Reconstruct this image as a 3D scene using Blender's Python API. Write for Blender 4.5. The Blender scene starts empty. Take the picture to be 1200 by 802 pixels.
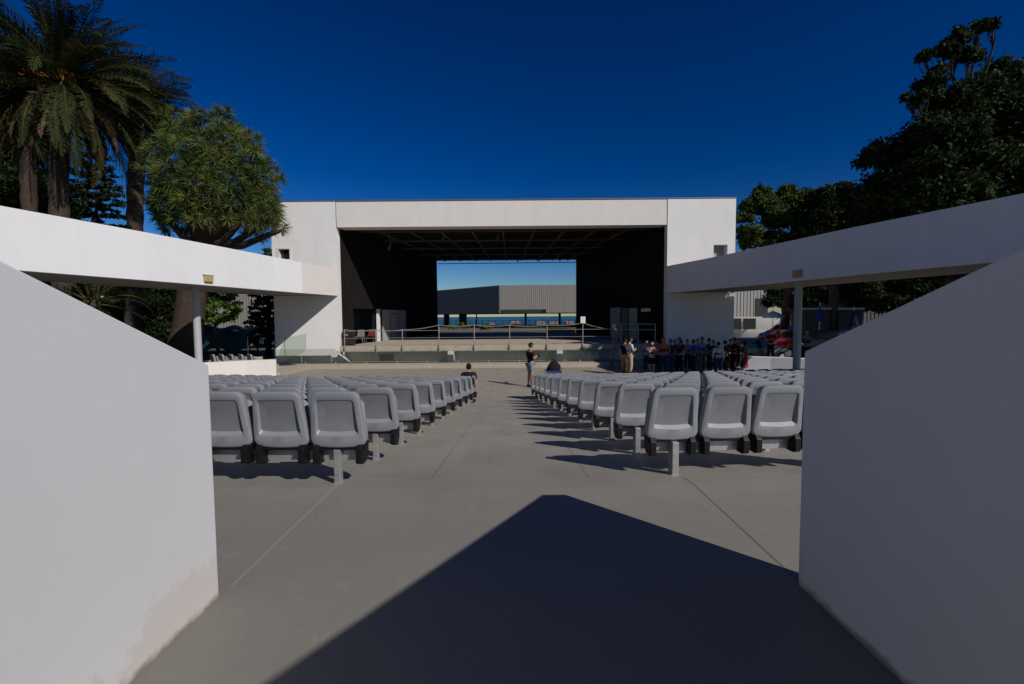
import bpy, bmesh, math, random
import numpy as np
from mathutils import Vector, Matrix
random.seed(7); RNG = np.random.default_rng(7)
SC = bpy.context.scene
COL = SC.collection
R = math.radians
# ------------------------------------------------------------------ camera
EYE = Vector((0, 0, 1.5)); F = 533.0
PITCH = math.atan(30/F); ROLL = 0.0078
fw = Vector((0, math.cos(PITCH), -math.sin(PITCH)))
up0 = Vector((0, math.sin(PITCH), math.cos(PITCH)))
rt0 = Vector((1, 0, 0))
rt = rt0*math.cos(ROLL) - up0*math.sin(ROLL)
up = up0*math.cos(ROLL) + rt0*math.sin(ROLL)
def ray(px, py): return fw + rt*((px-600)/F) + up*((401-py)/F)
def PY(px, py, Y):
    d = ray(px, py); return EYE + d*(Y/d.y)
def PZ(px, py, z):
    d = ray(px, py); return EYE + d*((z-EYE.z)/d.z)
cd = bpy.data.cameras.new('camera'); cam = bpy.data.objects.new('camera', cd); COL.objects.link(cam)
cd.sensor_width = 36; cd.lens = 36*F/1200; cd.clip_start = 0.05; cd.clip_end = 60000
m = Matrix((rt, up, -fw)).transposed().to_4x4(); m.translation = EYE
cam.matrix_world = m
SC.camera = cam
SC.cycles.max_bounces = 6; SC.cycles.diffuse_bounces = 2; SC.cycles.transparent_max_bounces = 12
# ------------------------------------------------------------------ light
SUNV = Vector((1.03, -1.0, 1.0)).normalized()
ELEV = math.asin(SUNV.z); AZ = math.atan2(SUNV.x, SUNV.y)
w = bpy.data.worlds.new('World'); SC.world = w; w.use_nodes = True
nt = w.node_tree; bg = nt.nodes['Background']
sky = nt.nodes.new('ShaderNodeTexSky'); sky.sky_type = 'NISHITA'; sky.sun_disc = False
sky.sun_elevation = ELEV; sky.sun_rotation = AZ
sky.altitude = 0; sky.air_density = 1.0; sky.dust_density = 0.08; sky.ozone_density = 5.5
def vscale(src, k):
    n = nt.nodes.new('ShaderNodeVectorMath'); n.operation = 'SCALE'; n.inputs['Scale'].default_value = k; nt.links.new(src, n.inputs[0]); return n.outputs[0]
gm = nt.nodes.new('ShaderNodeGamma'); gm.inputs['Gamma'].default_value = 1.45      # polarised, contrasty sky
nt.links.new(vscale(sky.outputs[0], .05), gm.inputs['Color'])
hs = nt.nodes.new('ShaderNodeHueSaturation'); hs.inputs['Hue'].default_value = .511; hs.inputs['Saturation'].default_value = 1.19; hs.inputs['Value'].default_value = 1.22
nt.links.new(vscale(gm.outputs[0], 1.60/.05), hs.inputs['Color']); nt.links.new(hs.outputs[0], bg.inputs[0])
bg.inputs[1].default_value = 0.05
sl = bpy.data.lights.new('sun', 'SUN'); sl.energy = 4.6; sl.angle = R(0.5); sl.color = (1.0, 0.955, 0.90)
so = bpy.data.objects.new('sun', sl); COL.objects.link(so)
so.rotation_euler = (-SUNV).to_track_quat('-Z', 'Y').to_euler()
vs = SC.view_settings; vs.view_transform = 'Standard'; vs.look = 'None'; vs.exposure = -0.14; vs.gamma = 1
# ------------------------------------------------------------------ materials
def new_mat(name):
    m = bpy.data.materials.new(name); m.use_nodes = True
    return m, m.node_tree, m.node_tree.nodes['Principled BSDF']
def mat(name, col, rough=.6, var=.12, scale=4., bump=0., bscale=80., metal=0., spec=.3, stain=None, vstreak=0.):
    m, t, b = new_mat(name)
    N = t.nodes.new; L = t.links.new
    b.inputs['Roughness'].default_value = rough; b.inputs['Metallic'].default_value = metal
    b.inputs['Specular IOR Level'].default_value = spec
    tc = N('ShaderNodeTexCoord')
    n1 = N('ShaderNodeTexNoise'); n1.inputs['Scale'].default_value = scale; n1.inputs['Detail'].default_value = 6; n1.inputs['Roughness'].default_value = .65
    L(tc.outputs['Object'], n1.inputs['Vector'])
    cr = N('ShaderNodeValToRGB')
    c = np.array(col)*ALB
    cr.color_ramp.elements[0].color = (*np.clip(c*(1-var), 0, 1), 1); cr.color_ramp.elements[1].color = (*np.clip(c*(1+var), 0, 1), 1)
    cr.color_ramp.elements[0].position = .3; cr.color_ramp.elements[1].position = .7
    L(n1.outputs['Fac'], cr.inputs['Fac'])
    out = cr.outputs['Color']
    if vstreak:
        mp = N('ShaderNodeMapping'); mp.inputs['Scale'].default_value = (1.2, 1.2, .10)
        L(tc.outputs['Object'], mp.inputs['Vector'])
        n3 = N('ShaderNodeTexNoise'); n3.inputs['Scale'].default_value = 2.; n3.inputs['Detail'].default_value = 5
        L(mp.outputs[0], n3.inputs['Vector'])
        r3 = N('ShaderNodeMapRange'); r3.inputs[1].default_value = .45; r3.inputs[2].default_value = .95; r3.inputs[3].default_value = 0; r3.inputs[4].default_value = vstreak
        L(n3.outputs['Fac'], r3.inputs[0])
        mx = N('ShaderNodeMix'); mx.data_type = 'RGBA'; L(r3.outputs[0], mx.inputs[0]); L(out, mx.inputs[6]); mx.inputs[7].default_value = (*(c*.55), 1)
        out = mx.outputs[2]
    if stain:
        # irregular dirt of its own shape: (colour, noise scale, threshold, amount)
        sc_, s_scale, thr, amt = stain
        n2 = N('ShaderNodeTexNoise'); n2.inputs['Scale'].default_value = s_scale; n2.inputs['Detail'].default_value = 8; n2.inputs['Roughness'].default_value = .7
        L(tc.outputs['Object'], n2.inputs['Vector'])
        r2 = N('ShaderNodeMapRange'); r2.inputs[1].default_value = thr; r2.inputs[2].default_value = thr+.12; r2.inputs[4].default_value = amt
        L(n2.outputs['Fac'], r2.inputs[0])
        mx = N('ShaderNodeMix'); mx.data_type = 'RGBA'; L(r2.outputs[0], mx.inputs[0]); L(out, mx.inputs[6]); mx.inputs[7].default_value = (*sc_, 1)
        out = mx.outputs[2]
    L(out, b.inputs['Base Color'])
    if bump:
        nb = N('ShaderNodeTexNoise'); nb.inputs['Scale'].default_value = bscale; nb.inputs['Detail'].default_value = 4
        L(tc.outputs['Object'], nb.inputs['Vector'])
        bp = N('ShaderNodeBump'); bp.inputs['Strength'].default_value = bump; bp.inputs['Distance'].default_value = .01
        L(nb.outputs['Fac'], bp.inputs['Height']); L(bp.outputs[0], b.inputs['Normal'])
    return m
def leafmat(name, col, var=.3, tr=.25):
    m, t, b = new_mat(name); N = t.nodes.new; L = t.links.new
    g = N('ShaderNodeTexCoord'); n = N('ShaderNodeTexNoise'); n.inputs['Scale'].default_value = 1.3; n.inputs['Detail'].default_value = 5
    L(g.outputs['Object'], n.inputs['Vector'])
    cr = N('ShaderNodeValToRGB'); c = np.array(col)
    cr.color_ramp.elements[0].color = (*(c*(1-var)), 1); cr.color_ramp.elements[1].color = (*(c*(1+var)), 1)
    cr.color_ramp.elements[0].position = .35; cr.color_ramp.elements[1].position = .65
    L(n.outputs['Fac'], cr.inputs['Fac']); L(cr.outputs[0], b.inputs['Base Color'])
    b.inputs['Roughness'].default_value = .65; b.inputs['Specular IOR Level'].default_value = .1
    ts = N('ShaderNodeBsdfTranslucent'); L(cr.outputs[0], ts.inputs['Color'])
    ms = N('ShaderNodeMixShader'); ms.inputs[0].default_value = tr
    L(b.outputs[0], ms.inputs[1]); L(ts.outputs[0], ms.inputs[2]); L(ms.outputs[0], t.nodes['Material Output'].inputs['Surface'])
    return m
ALB = .84   # one common darkening of base colours: less bounce light, deeper shade
M = {}
M['white'] = mat('white_plaster', (.82, .815, .81), .8, .03, .7, .25, 140, vstreak=.12, stain=((.5, .48, .45), 1.1, .58, .28))
M['white_warm'] = mat('warm_white_plaster', (.72, .675, .635), .8, .03, 1.2, .15, 90, vstreak=.16)
M['white_stage'] = mat('stage_white_plaster', (.77, .752, .735), .8, .035, .8, .15, 90, vstreak=.14)
M['coping'] = mat('roof_edge_metal', (.16, .17, .2), .5, .1, 3, metal=.4)
M['joint'] = mat('dark_joint', (.05, .045, .04), .9)
M['black'] = mat('black_wall_panel', (.015, .0132, .0125), .95, .2, 2, .1, 30, spec=.06)
M['ceil'] = mat('ceiling_black', (.016, .015, .0135), .95, .2, 3, spec=.08)
M['beam'] = mat('ceiling_beam_steel', (.10, .09, .075), .6, .15, 3)
M['slab'] = mat('stage_concrete', (.44, .38, .30), .85, .1, 2.5, .2, 60, stain=((.12, .10, .075), 2.2, .56, .65))
M['stagefloor'] = mat('stage_floor', (.36, .32, .26), .8, .1, 2)
M['recess'] = mat('recess_paint', (.74, .73, .60), .8, .08, 2)
M['step'] = mat('step_concrete', (.42, .355, .28), .85, .1, 3, .2, 60, stain=((.25, .2, .15), 1.5, .58, .5))
M['galv'] = mat('galvanised_steel', (.43, .43, .425), .45, .15, 14, metal=.6, spec=.5)
M['post'] = mat('dull_railing_paint', (.30, .27, .23), .6, .2, 12)
M['rail_grey'] = mat('painted_column', (.42, .42, .42), .5, .05, 3)
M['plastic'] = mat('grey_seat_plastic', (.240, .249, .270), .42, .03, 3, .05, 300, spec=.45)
def per_object(m, lo, hi):
    t = m.node_tree; b = t.nodes['Principled BSDF']; N = t.nodes.new; L = t.links.new
    src = b.inputs['Base Color'].links[0].from_socket
    oi = N('ShaderNodeObjectInfo'); r = N('ShaderNodeMapRange'); r.inputs[3].default_value = lo; r.inputs[4].default_value = hi; L(oi.outputs['Random'], r.inputs[0])
    g = N('ShaderNodeNewGeometry'); n = N('ShaderNodeTexNoise'); n.inputs['Scale'].default_value = 2.3; n.inputs['Detail'].default_value = 7; n.inputs['Roughness'].default_value = .7; L(g.outputs['Position'], n.inputs['Vector'])
    r2 = N('ShaderNodeMapRange'); r2.inputs[1].default_value = .5; r2.inputs[2].default_value = .75; r2.inputs[3].default_value = 0; r2.inputs[4].default_value = .35; L(n.outputs['Fac'], r2.inputs[0])
    h = N('ShaderNodeVectorMath'); h.operation = 'SCALE'; L(src, h.inputs[0]); L(r.outputs[0], h.inputs['Scale'])
    mx = N('ShaderNodeMix'); mx.data_type = 'RGBA'; L(r2.outputs[0], mx.inputs[0]); L(h.outputs[0], mx.inputs[6]); mx.inputs[7].default_value = (.27, .255, .23, 1)
    L(mx.outputs[2], b.inputs['Base Color'])
per_object(M['plastic'], .90, 1.08)
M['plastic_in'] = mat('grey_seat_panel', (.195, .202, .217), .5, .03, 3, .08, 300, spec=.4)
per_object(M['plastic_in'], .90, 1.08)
M['blackpl'] = mat('black_plastic', (.006, .006, .0065), .5, .1, 4, spec=.25)
M['darkbox'] = mat('dark_case', (.022, .017, .014), .6, .2, 6)
M['bark'] = mat('bark', (.055, .038, .027), .95, .4, 7, .9, 18)
M['palmbark'] = mat('palm_bark', (.055, .038, .028), .95, .45, 9, .9, 14)
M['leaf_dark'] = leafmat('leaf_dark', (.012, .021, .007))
M['leaf_mid'] = leafmat('leaf_mid', (.042, .066, .016))
M['leaf_lt'] = leafmat('leaf_light', (.075, .105, .022))
M['leaf_bush'] = leafmat('leaf_bush', (.09, .15, .02))
M['palm_g'] = leafmat('palm_green', (.031, .043, .012))
M['palm_d'] = leafmat('palm_dark', (.024, .036, .012))
M['palm_y'] = leafmat('palm_yellow', (.066, .056, .018))
M['palm_dead'] = leafmat('palm_dead', (.085, .055, .03), .3, .1)
M['fruit'] = mat('palm_fruit_stalk', (.32, .10, .02), .7, .2, 5)
M['dragon_g'] = leafmat('dragon_green', (.055, .088, .024), .3, .2)
M['dragon_l'] = leafmat('dragon_light', (.11, .135, .03), .3, .2)
M['dragon_hi'] = leafmat('dragon_highlight', (.12, .13, .04), .3, .2)  # yellowish leaf colour stands in for highlights on the rosette tips
M['ribbed'] = mat('ribbed_metal', (.235, .225, .205), .55, .06, 1.5, vstreak=.3)
M['ribbed_dk'] = mat('shaded_ribbed_metal', (.075, .075, .07), .6, .1, 1.5)  # darker copy of the ribbed metal, shade put into its colour
M['ribbed_lt'] = mat('pale_ribbed_metal', (.34, .33, .31), .55, .06, 1.5, vstreak=.2)
M['darkmetal'] = mat('dark_metal', (.03, .03, .032), .5, .1, 3)
M['tan'] = mat('tan_render', (.42, .34, .25), .9, .15, 1)
M['ochre'] = mat('clay_roof', (.24, .17, .12), .9, .2, 3)
M['rubber'] = mat('tyre_rubber', (.012, .012, .012), .8, .1, 5)
M['chrome'] = mat('bright_metal', (.7, .7, .7), .2, .02, 3, metal=.9)
M['lamp_y'] = mat('yellowed_lamp_cover', (.45, .34, .14), .4, .1, 20)
M['signwhite'] = mat('white_board', (.75, .75, .72), .6, .03, 5)
M['doorgrey'] = mat('grey_door_paint', (.34, .345, .33), .6, .06, 2)
M['tarp'] = mat('teal_tarpaulin', (.008, .045, .04), .6, .4, 3, .4, 6)
M['water_blue'] = None
def glassmat(name, tint, a=.10):
    m, t, b = new_mat(name); N = t.nodes.new; L = t.links.new
    tr = N('ShaderNodeBsdfTransparent'); tr.inputs[0].default_value = (*tint, 1)
    gl = N('ShaderNodeBsdfGlossy'); gl.inputs['Roughness'].default_value = .03
    df = N('ShaderNodeBsdfDiffuse'); df.inputs[0].default_value = (.45, .52, .42, 1)
    fr = N('ShaderNodeFresnel'); fr.inputs[0].default_value = 1.5
    m1 = N('ShaderNodeMixShader'); m1.inputs[0].default_value = a
    L(tr.outputs[0], m1.inputs[1]); L(df.outputs[0], m1.inputs[2])
    m2 = N('ShaderNodeMixShader'); L(fr.outputs[0], m2.inputs[0]); L(m1.outputs[0], m2.inputs[1]); L(gl.outputs[0], m2.inputs[2])
    L(m2.outputs[0], t.nodes['Material Output'].inputs['Surface'])
    return m
M['glass'] = glassmat('balustrade_glass', (.87, .91, .87), .04)
M['carglass'] = mat('car_glass', (.015, .018, .02), .08, .05, 2, spec=.6)
def paint(name, c): return mat(name, c, .3, .03, 2, spec=.5)
_mc = {}
def colmat(name, c, rough=.85):
    k = (name, tuple(c))
    if k not in _mc: _mc[k] = mat(name, c, rough, .15, 9, .2, 60, spec=.15)
    return _mc[k]
def skinmat(c):
    return colmat('skin', c, .6)
# ------------------------------------------------------------------ mesh helpers
ORI = {}
def origin(o):
    while o is not None:
        if o.name in ORI: return ORI[o.name]
        o = o.parent
    return Vector((0, 0, 0))
class MB:
    def __init__(s): s.v = []; s.f = []; s.m = []
    def add(s, vs, fs, mi=0):
        n = len(s.v); s.v += [tuple(v) for v in vs]; s.f += [tuple(i+n for i in f) for f in fs]; s.m += [mi]*len(fs); return s
    def box(s, a, b, mi=0, M4=None):
        x0, y0, z0 = a; x1, y1, z1 = b
        vs = [Vector(p) for p in ((x0,y0,z0),(x1,y0,z0),(x1,y1,z0),(x0,y1,z0),(x0,y0,z1),(x1,y0,z1),(x1,y1,z1),(x0,y1,z1))]
        if M4 is not None: vs = [M4 @ v for v in vs]
        return s.add(vs, ((0,3,2,1),(4,5,6,7),(0,1,5,4),(1,2,6,5),(2,3,7,6),(3,0,4,7)), mi)
    def prism(s, bottom, top, mi=0):
        n = len(bottom)
        fs = [tuple(range(n-1, -1, -1)), tuple(range(n, 2*n))]
        fs += [(i, (i+1) % n, n+(i+1) % n, n+i) for i in range(n)]
        return s.add(list(bottom)+list(top), fs, mi)
    def tube(s, pts, r, n=8, mi=0, cap=True):
        pts = [Vector(p) for p in pts]; rs = r if isinstance(r, (list, tuple)) else [r]*len(pts)
        vs = []; prev = None
        for i, p in enumerate(pts):
            a = pts[max(0, i-1)]; b = pts[min(len(pts)-1, i+1)]
            d = (b-a).normalized()
            if prev is None:
                u = d.orthogonal().normalized()
            else:
                u = (prev - d*prev.dot(d)); u = u.normalized() if u.length > 1e-6 else d.orthogonal().normalized()
            prev = u; v = d.cross(u)
            for k in range(n):
                t = 2*math.pi*k/n
                vs.append(p + u*(math.cos(t)*rs[i]) + v*(math.sin(t)*rs[i]))
        fs = []
        for i in range(len(pts)-1):
            for k in range(n):
                fs.append((i*n+k, i*n+(k+1) % n, (i+1)*n+(k+1) % n, (i+1)*n+k))
        if cap:
            fs.append(tuple(range(n-1, -1, -1))); fs.append(tuple(range((len(pts)-1)*n, len(pts)*n)))
        return s.add(vs, fs, mi)
    def loops(s, rings, mi=0, cap0=True, cap1=True, mis=None):
        n = len(rings[0]); vs = [p for r in rings for p in r]; base = len(s.v)
        fs = []; ms = []
        for i in range(len(rings)-1):
            for k in range(n):
                fs.append((i*n+k, i*n+(k+1) % n, (i+1)*n+(k+1) % n, (i+1)*n+k)); ms.append(mis[i] if mis else mi)
        if cap0: fs.append(tuple(range(n-1, -1, -1))); ms.append(mis[0] if mis else mi)
        if cap1: fs.append(tuple(range((len(rings)-1)*n, len(rings)*n))); ms.append(mis[-1] if mis else mi)
        s.add(vs, fs, mi); s.m[-len(fs):] = ms
        return s
    def sphere(s, c, r, seg=12, rings=8, mi=0):
        c = Vector(c); rx, ry, rz = r if isinstance(r, (tuple, list)) else (r, r, r)
        vs = [c+Vector((0, 0, rz))]
        for i in range(1, rings):
            t = math.pi*i/rings
            for k in range(seg):
                a = 2*math.pi*k/seg
                vs.append(c+Vector((rx*math.sin(t)*math.cos(a), ry*math.sin(t)*math.sin(a), rz*math.cos(t))))
        vs.append(c-Vector((0, 0, rz)))
        fs = [(0, 1+k, 1+(k+1) % seg) for k in range(seg)]
        for i in range(rings-2):
            for k in range(seg):
                a = 1+i*seg; b = a+seg
                fs.append((a+k, b+k, b+(k+1) % seg, a+(k+1) % seg))
        l = len(vs)-1; a = 1+(rings-2)*seg
        fs += [(l, a+(k+1) % seg, a+k) for k in range(seg)]
        return s.add(vs, fs, mi)
    def build(s, name, mats, parent=None, smooth=0, bevel=0, local=False):
        if not isinstance(mats, (list, tuple)): mats = [mats]
        me = bpy.data.meshes.new(name)
        o3 = Vector((0, 0, 0)) if (parent is None or local) else origin(parent)
        me.from_pydata([(v[0]-o3.x, v[1]-o3.y, v[2]-o3.z) for v in s.v], [], s.f)
        for mm in mats: me.materials.append(mm)
        if len(mats) > 1: me.polygons.foreach_set('material_index', s.m)
        me.update()
        return finish(name, me, parent, smooth, bevel)
def finish(name, me, parent=None, smooth=0, bevel=0):
    bm = bmesh.new(); bm.from_mesh(me)
    if bevel:
        es = [e for e in bm.edges if len(e.link_faces) == 2 and e.calc_face_angle(0) > R(40)]
        bmesh.ops.bevel(bm, geom=es, offset=bevel, segments=2, affect='EDGES', profile=.6)
    bmesh.ops.recalc_face_normals(bm, faces=bm.faces)
    bm.to_mesh(me); bm.free()
    if smooth:
        me.polygons.foreach_set('use_smooth', [True]*len(me.polygons))
        me.set_sharp_from_angle(angle=R(smooth))
    o = bpy.data.objects.new(name, me); COL.objects.link(o)
    if parent is not None: o.parent = parent
    return o
def tag(o, label=None, cat=None, group=None, kind=None):
    if label: o['label'] = label
    if cat: o['category'] = cat
    if group: o['group'] = group
    if kind: o['kind'] = kind
    return o
def thing(name, label, cat, loc, group=None, rz=0):
    o = bpy.data.objects.new(name, None); COL.objects.link(o); o.location = loc; o.rotation_euler = (0, 0, rz)
    o.empty_display_size = .2
    ORI[o.name] = Vector(loc)
    return tag(o, label, cat, group)
def copy_tree(o, parent=None):
    c = o.copy(); COL.objects.link(c); c.parent = parent
    for ch in list(o.children): copy_tree(ch, c)
    return c
def quads(name, V, mi, mats, parent):
    """V: (n,4,3) array of leaf quads in world space -> ONE mesh."""
    V = np.asarray(V, dtype=np.float64) - np.array(origin(parent) if parent is not None else (0, 0, 0))
    n = len(V); me = bpy.data.meshes.new(name)
    me.vertices.add(n*4); me.vertices.foreach_set('co', V.reshape(-1).astype(np.float32))
    me.loops.add(n*4); me.loops.foreach_set('vertex_index', np.arange(n*4, dtype=np.int32))
    me.polygons.add(n); me.polygons.foreach_set('loop_start', np.arange(0, n*4, 4, dtype=np.int32))
    for mm in mats: me.materials.append(mm)
    me.polygons.foreach_set('material_index', np.asarray(mi, dtype=np.int32))
    me.update(calc_edges=True); me.validate()
    o = bpy.data.objects.new(name, me); COL.objects.link(o)
    if parent is not None: o.parent = parent
    return o
# ------------------------------------------------------------------ the ground
def crv(x): 
    x = max(-9, min(9, x)); return .011*x*x + .0165*x
S0, S1, DROP = 3.95, 15.0, 1.28
def fz(x, y):
    s = y - crv(x)
    if s < S0: return 0.
    if s > S1: return -DROP
    return -DROP*(s-S0)/(S1-S0)
def floor_material():
    m, t, b = new_mat('painted_concrete_floor'); N = t.nodes.new; L = t.links.new
    g = N('ShaderNodeTexCoord'); sx = N('ShaderNodeSeparateXYZ'); L(g.outputs['Object'], sx.inputs[0])
    def noise(sc, det, vec=None, rough=.6):
        n = N('ShaderNodeTexNoise'); n.inputs['Scale'].default_value = sc; n.inputs['Detail'].default_value = det; n.inputs['Roughness'].default_value = rough
        L(vec if vec is not None else g.outputs['Object'], n.inputs['Vector']); return n.outputs['Fac']
    def rng(v, a, b_, c, d):
        r = N('ShaderNodeMapRange'); r.inputs[1].default_value = a; r.inputs[2].default_value = b_; r.inputs[3].default_value = c; r.inputs[4].default_value = d
        L(v, r.inputs[0]); return r.outputs[0]
    def math_(op, a, b_=None):
        n = N('ShaderNodeMath'); n.operation = op
        for i, q in enumerate((a, b_)):
            if q is None: continue
            if isinstance(q, (int, float)): n.inputs[i].default_value = q
            else: L(q, n.inputs[i])
        return n.outputs[0]
    def mix(f, a, b_):
        n = N('ShaderNodeMix'); n.data_type = 'RGBA'
        for i, q in ((0, f), (6, a), (7, b_)):
            if isinstance(q, tuple): n.inputs[i].default_value = (*q, 1)
            elif isinstance(q, (int, float)): n.inputs[i].default_value = q
            else: L(q, n.inputs[i])
        return n.outputs[2]
    # old paint: greener grey on the entrance landing, sandier and worn further down
    wob = math_('MULTIPLY_ADD', noise(.8, 4), 1.6)
    n_ = wob.node; n_.inputs[2].default_value = -.8
    yy = math_('ADD', sx.outputs['Y'], wob)
    c = mix(rng(yy, 3.2, 6.2, 0, 1), (.188, .181, .157), (.295, .268, .227))
    c = mix(rng(yy, 15, 20, 0, 1), c, (.29, .25, .204))
    c = mix(rng(noise(1.3, 7, None, .7), .42, .68, 0, .5), c, (.165, .155, .134))
    c = mix(rng(noise(7, 6, None, .75), .58, .72, 0, .4), c, (.30, .28, .245))
    c = mix(rng(noise(38, 3), .70, .76, 0, .5), c, (.40, .375, .34))
    c = mix(rng(noise(62, 2), .735, .76, 0, .55), c, (.07, .065, .06))
    c = mix(rng(noise(.9, 9, None, .78), .60, .66, 0, .30), c, (.13, .125, .11))
    wv = N('ShaderNodeTexNoise'); wv.inputs['Scale'].default_value = 1.5; wv.inputs['Detail'].default_value = 5; L(g.outputs['Object'], wv.inputs['Vector'])
    wm = N('ShaderNodeMix'); wm.data_type = 'VECTOR'; wm.inputs[0].default_value = .22; L(g.outputs['Object'], wm.inputs[4]); L(wv.outputs['Color'], wm.inputs[5])
    vo = N('ShaderNodeTexVoronoi'); vo.feature = 'DISTANCE_TO_EDGE'; vo.inputs['Scale'].default_value = .55; L(wm.outputs[1], vo.inputs['Vector'])
    crk = math_('MULTIPLY', rng(vo.outputs['Distance'], 0, .0028, .28, 0), rng(noise(.7, 3), .50, .60, 0, 1))
    c = mix(crk, c, (.05, .047, .042))
    mp = N('ShaderNodeMapping'); mp.inputs['Scale'].default_value = (1.6, .22, 1); L(g.outputs['Object'], mp.inputs['Vector'])
    c = mix(rng(noise(2.2, 6, mp.outputs[0]), .55, .75, 0, .30), c, (.14, .13, .112))
    def line(axis, at, wd): return rng(math_('ABSOLUTE', math_('SUBTRACT', sx.outputs[axis], at)), wd*.5, wd, 1, 0)
    near = rng(sx.outputs['Y'], 4.2, 4.25, 1, 0); far = rng(sx.outputs['Y'], 4.2, 4.25, 0, 1)
    dark = math_('MULTIPLY', line('X', 1.6, .011), near)
    for x_ in (.72, -.78): dark = math_('MAXIMUM', dark, math_('MULTIPLY', line('X', x_, .010), math_('MULTIPLY', far, .7)))
    for y_ in (7.4, 10.9, 14.6, 18.4, 22.2): dark = math_('MAXIMUM', dark, math_('MULTIPLY', line('Y', y_, .014), .6))
    lite = math_('MULTIPLY', math_('MULTIPLY', line('X', -1.585, .009), near), rng(sx.outputs['Y'], 2.42, 2.5, 0, 1))
    lite = math_('MAXIMUM', lite, math_('MULTIPLY', line('Y', 4.23, .012), math_('MULTIPLY', rng(noise(3, 3), .45, .6, 0, .8), 1)))
    c = mix(math_('MULTIPLY', lite, .3), c, (.42, .38, .32))
    c = mix(math_('MULTIPLY', dark, .55), c, (.03, .03, .028))
    L(c, b.inputs['Base Color']); b.inputs['Roughness'].default_value = .62; b.inputs['Specular IOR Level'].default_value = .3
    bp = N('ShaderNodeBump'); bp.inputs['Strength'].default_value = .15; bp.inputs['Distance'].default_value = .008
    L(noise(90, 4), bp.inputs['Height']); L(bp.outputs[0], b.inputs['Normal'])
    return m
mb = MB()
xs = [-14+.5*i for i in range(57)]; ss = [-8, -2, 0, 2, S0-.3, S0-.12, S0, S0+.12, S0+.4] + [5+i for i in range(10)] + [S1-.2, S1, S1+.2, 17, 20, 24, 27.4]
vv = []
for s_ in ss:
    for x in xs:
        y = s_+crv(x) if s_ < 20 else s_+crv(x)*max(0, (27.4-s_)/7.4)
        z = fz(x, s_+crv(x))
        if abs(s_-S0) < .05: z = -.004
        vv.append((x, y, z))
nx = len(xs)
mb.add(vv, [(j*nx+i, j*nx+i+1, (j+1)*nx+i+1, (j+1)*nx+i) for j in range(len(ss)-1) for i in range(nx-1)])
o = mb.build('amphitheatre_floor', floor_material(), smooth=30); tag(o, kind='structure')
# outer terrain reaching the sea
def tz(x, y):
    if y < 12: z = -1.36
    elif y < 46: z = -1.36
    else: z = -.32
    if y > 100: z = -.32 - min(1, (y-100)/300)*7
    if y > 420: z = -7.4 - min(1, (y-420)/300)*9
    return z
mb = MB()
xs = [-4000, -1200, -400, -150, -70, -40, -20, 0, 20, 40, 70, 150, 400, 1200, 4000]; ys = [-200, -30, 0, 12, 45.9, 46.1, 70, 100, 160, 230, 300, 420, 560, 760]
vv = [(x, y, tz(x, y)) for y in ys for x in xs]; nx = len(xs)
mb.add(vv, [(j*nx+i, j*nx+i+1, (j+1)*nx+i+1, (j+1)*nx+i) for j in range(len(ys)-1) for i in range(nx-1)])
M['terrain'] = mat('dusty_ground', (.115, .10, .08), .95, .3, .25, stain=((.06, .07, .03), .15, .5, .7))
tag(mb.build('ground', M['terrain']), kind='structure')
m, t, b = new_mat('sea_water'); b.inputs['Base Color'].default_value = (.010, .075, .12, 1); b.inputs['Roughness'].default_value = .35; b.inputs['Specular IOR Level'].default_value = .18
g = t.nodes.new('ShaderNodeTexCoord'); n = t.nodes.new('ShaderNodeTexNoise'); n.inputs['Scale'].default_value = .05; n.inputs['Detail'].default_value = 6
bp = t.nodes.new('ShaderNodeBump'); bp.inputs['Strength'].default_value = .6; bp.inputs['Distance'].default_value = 1.
t.links.new(g.outputs['Object'], n.inputs['Vector']); t.links.new(n.outputs['Fac'], bp.inputs['Height']); t.links.new(bp.outputs[0], b.inputs['Normal'])
mb = MB(); mb.add([(-30000, 600, -14), (30000, 600, -14), (30000, 40000, -14), (-30000, 40000, -14)], [(0, 1, 2, 3)])
tag(mb.build('sea', m), kind='structure')
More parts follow.
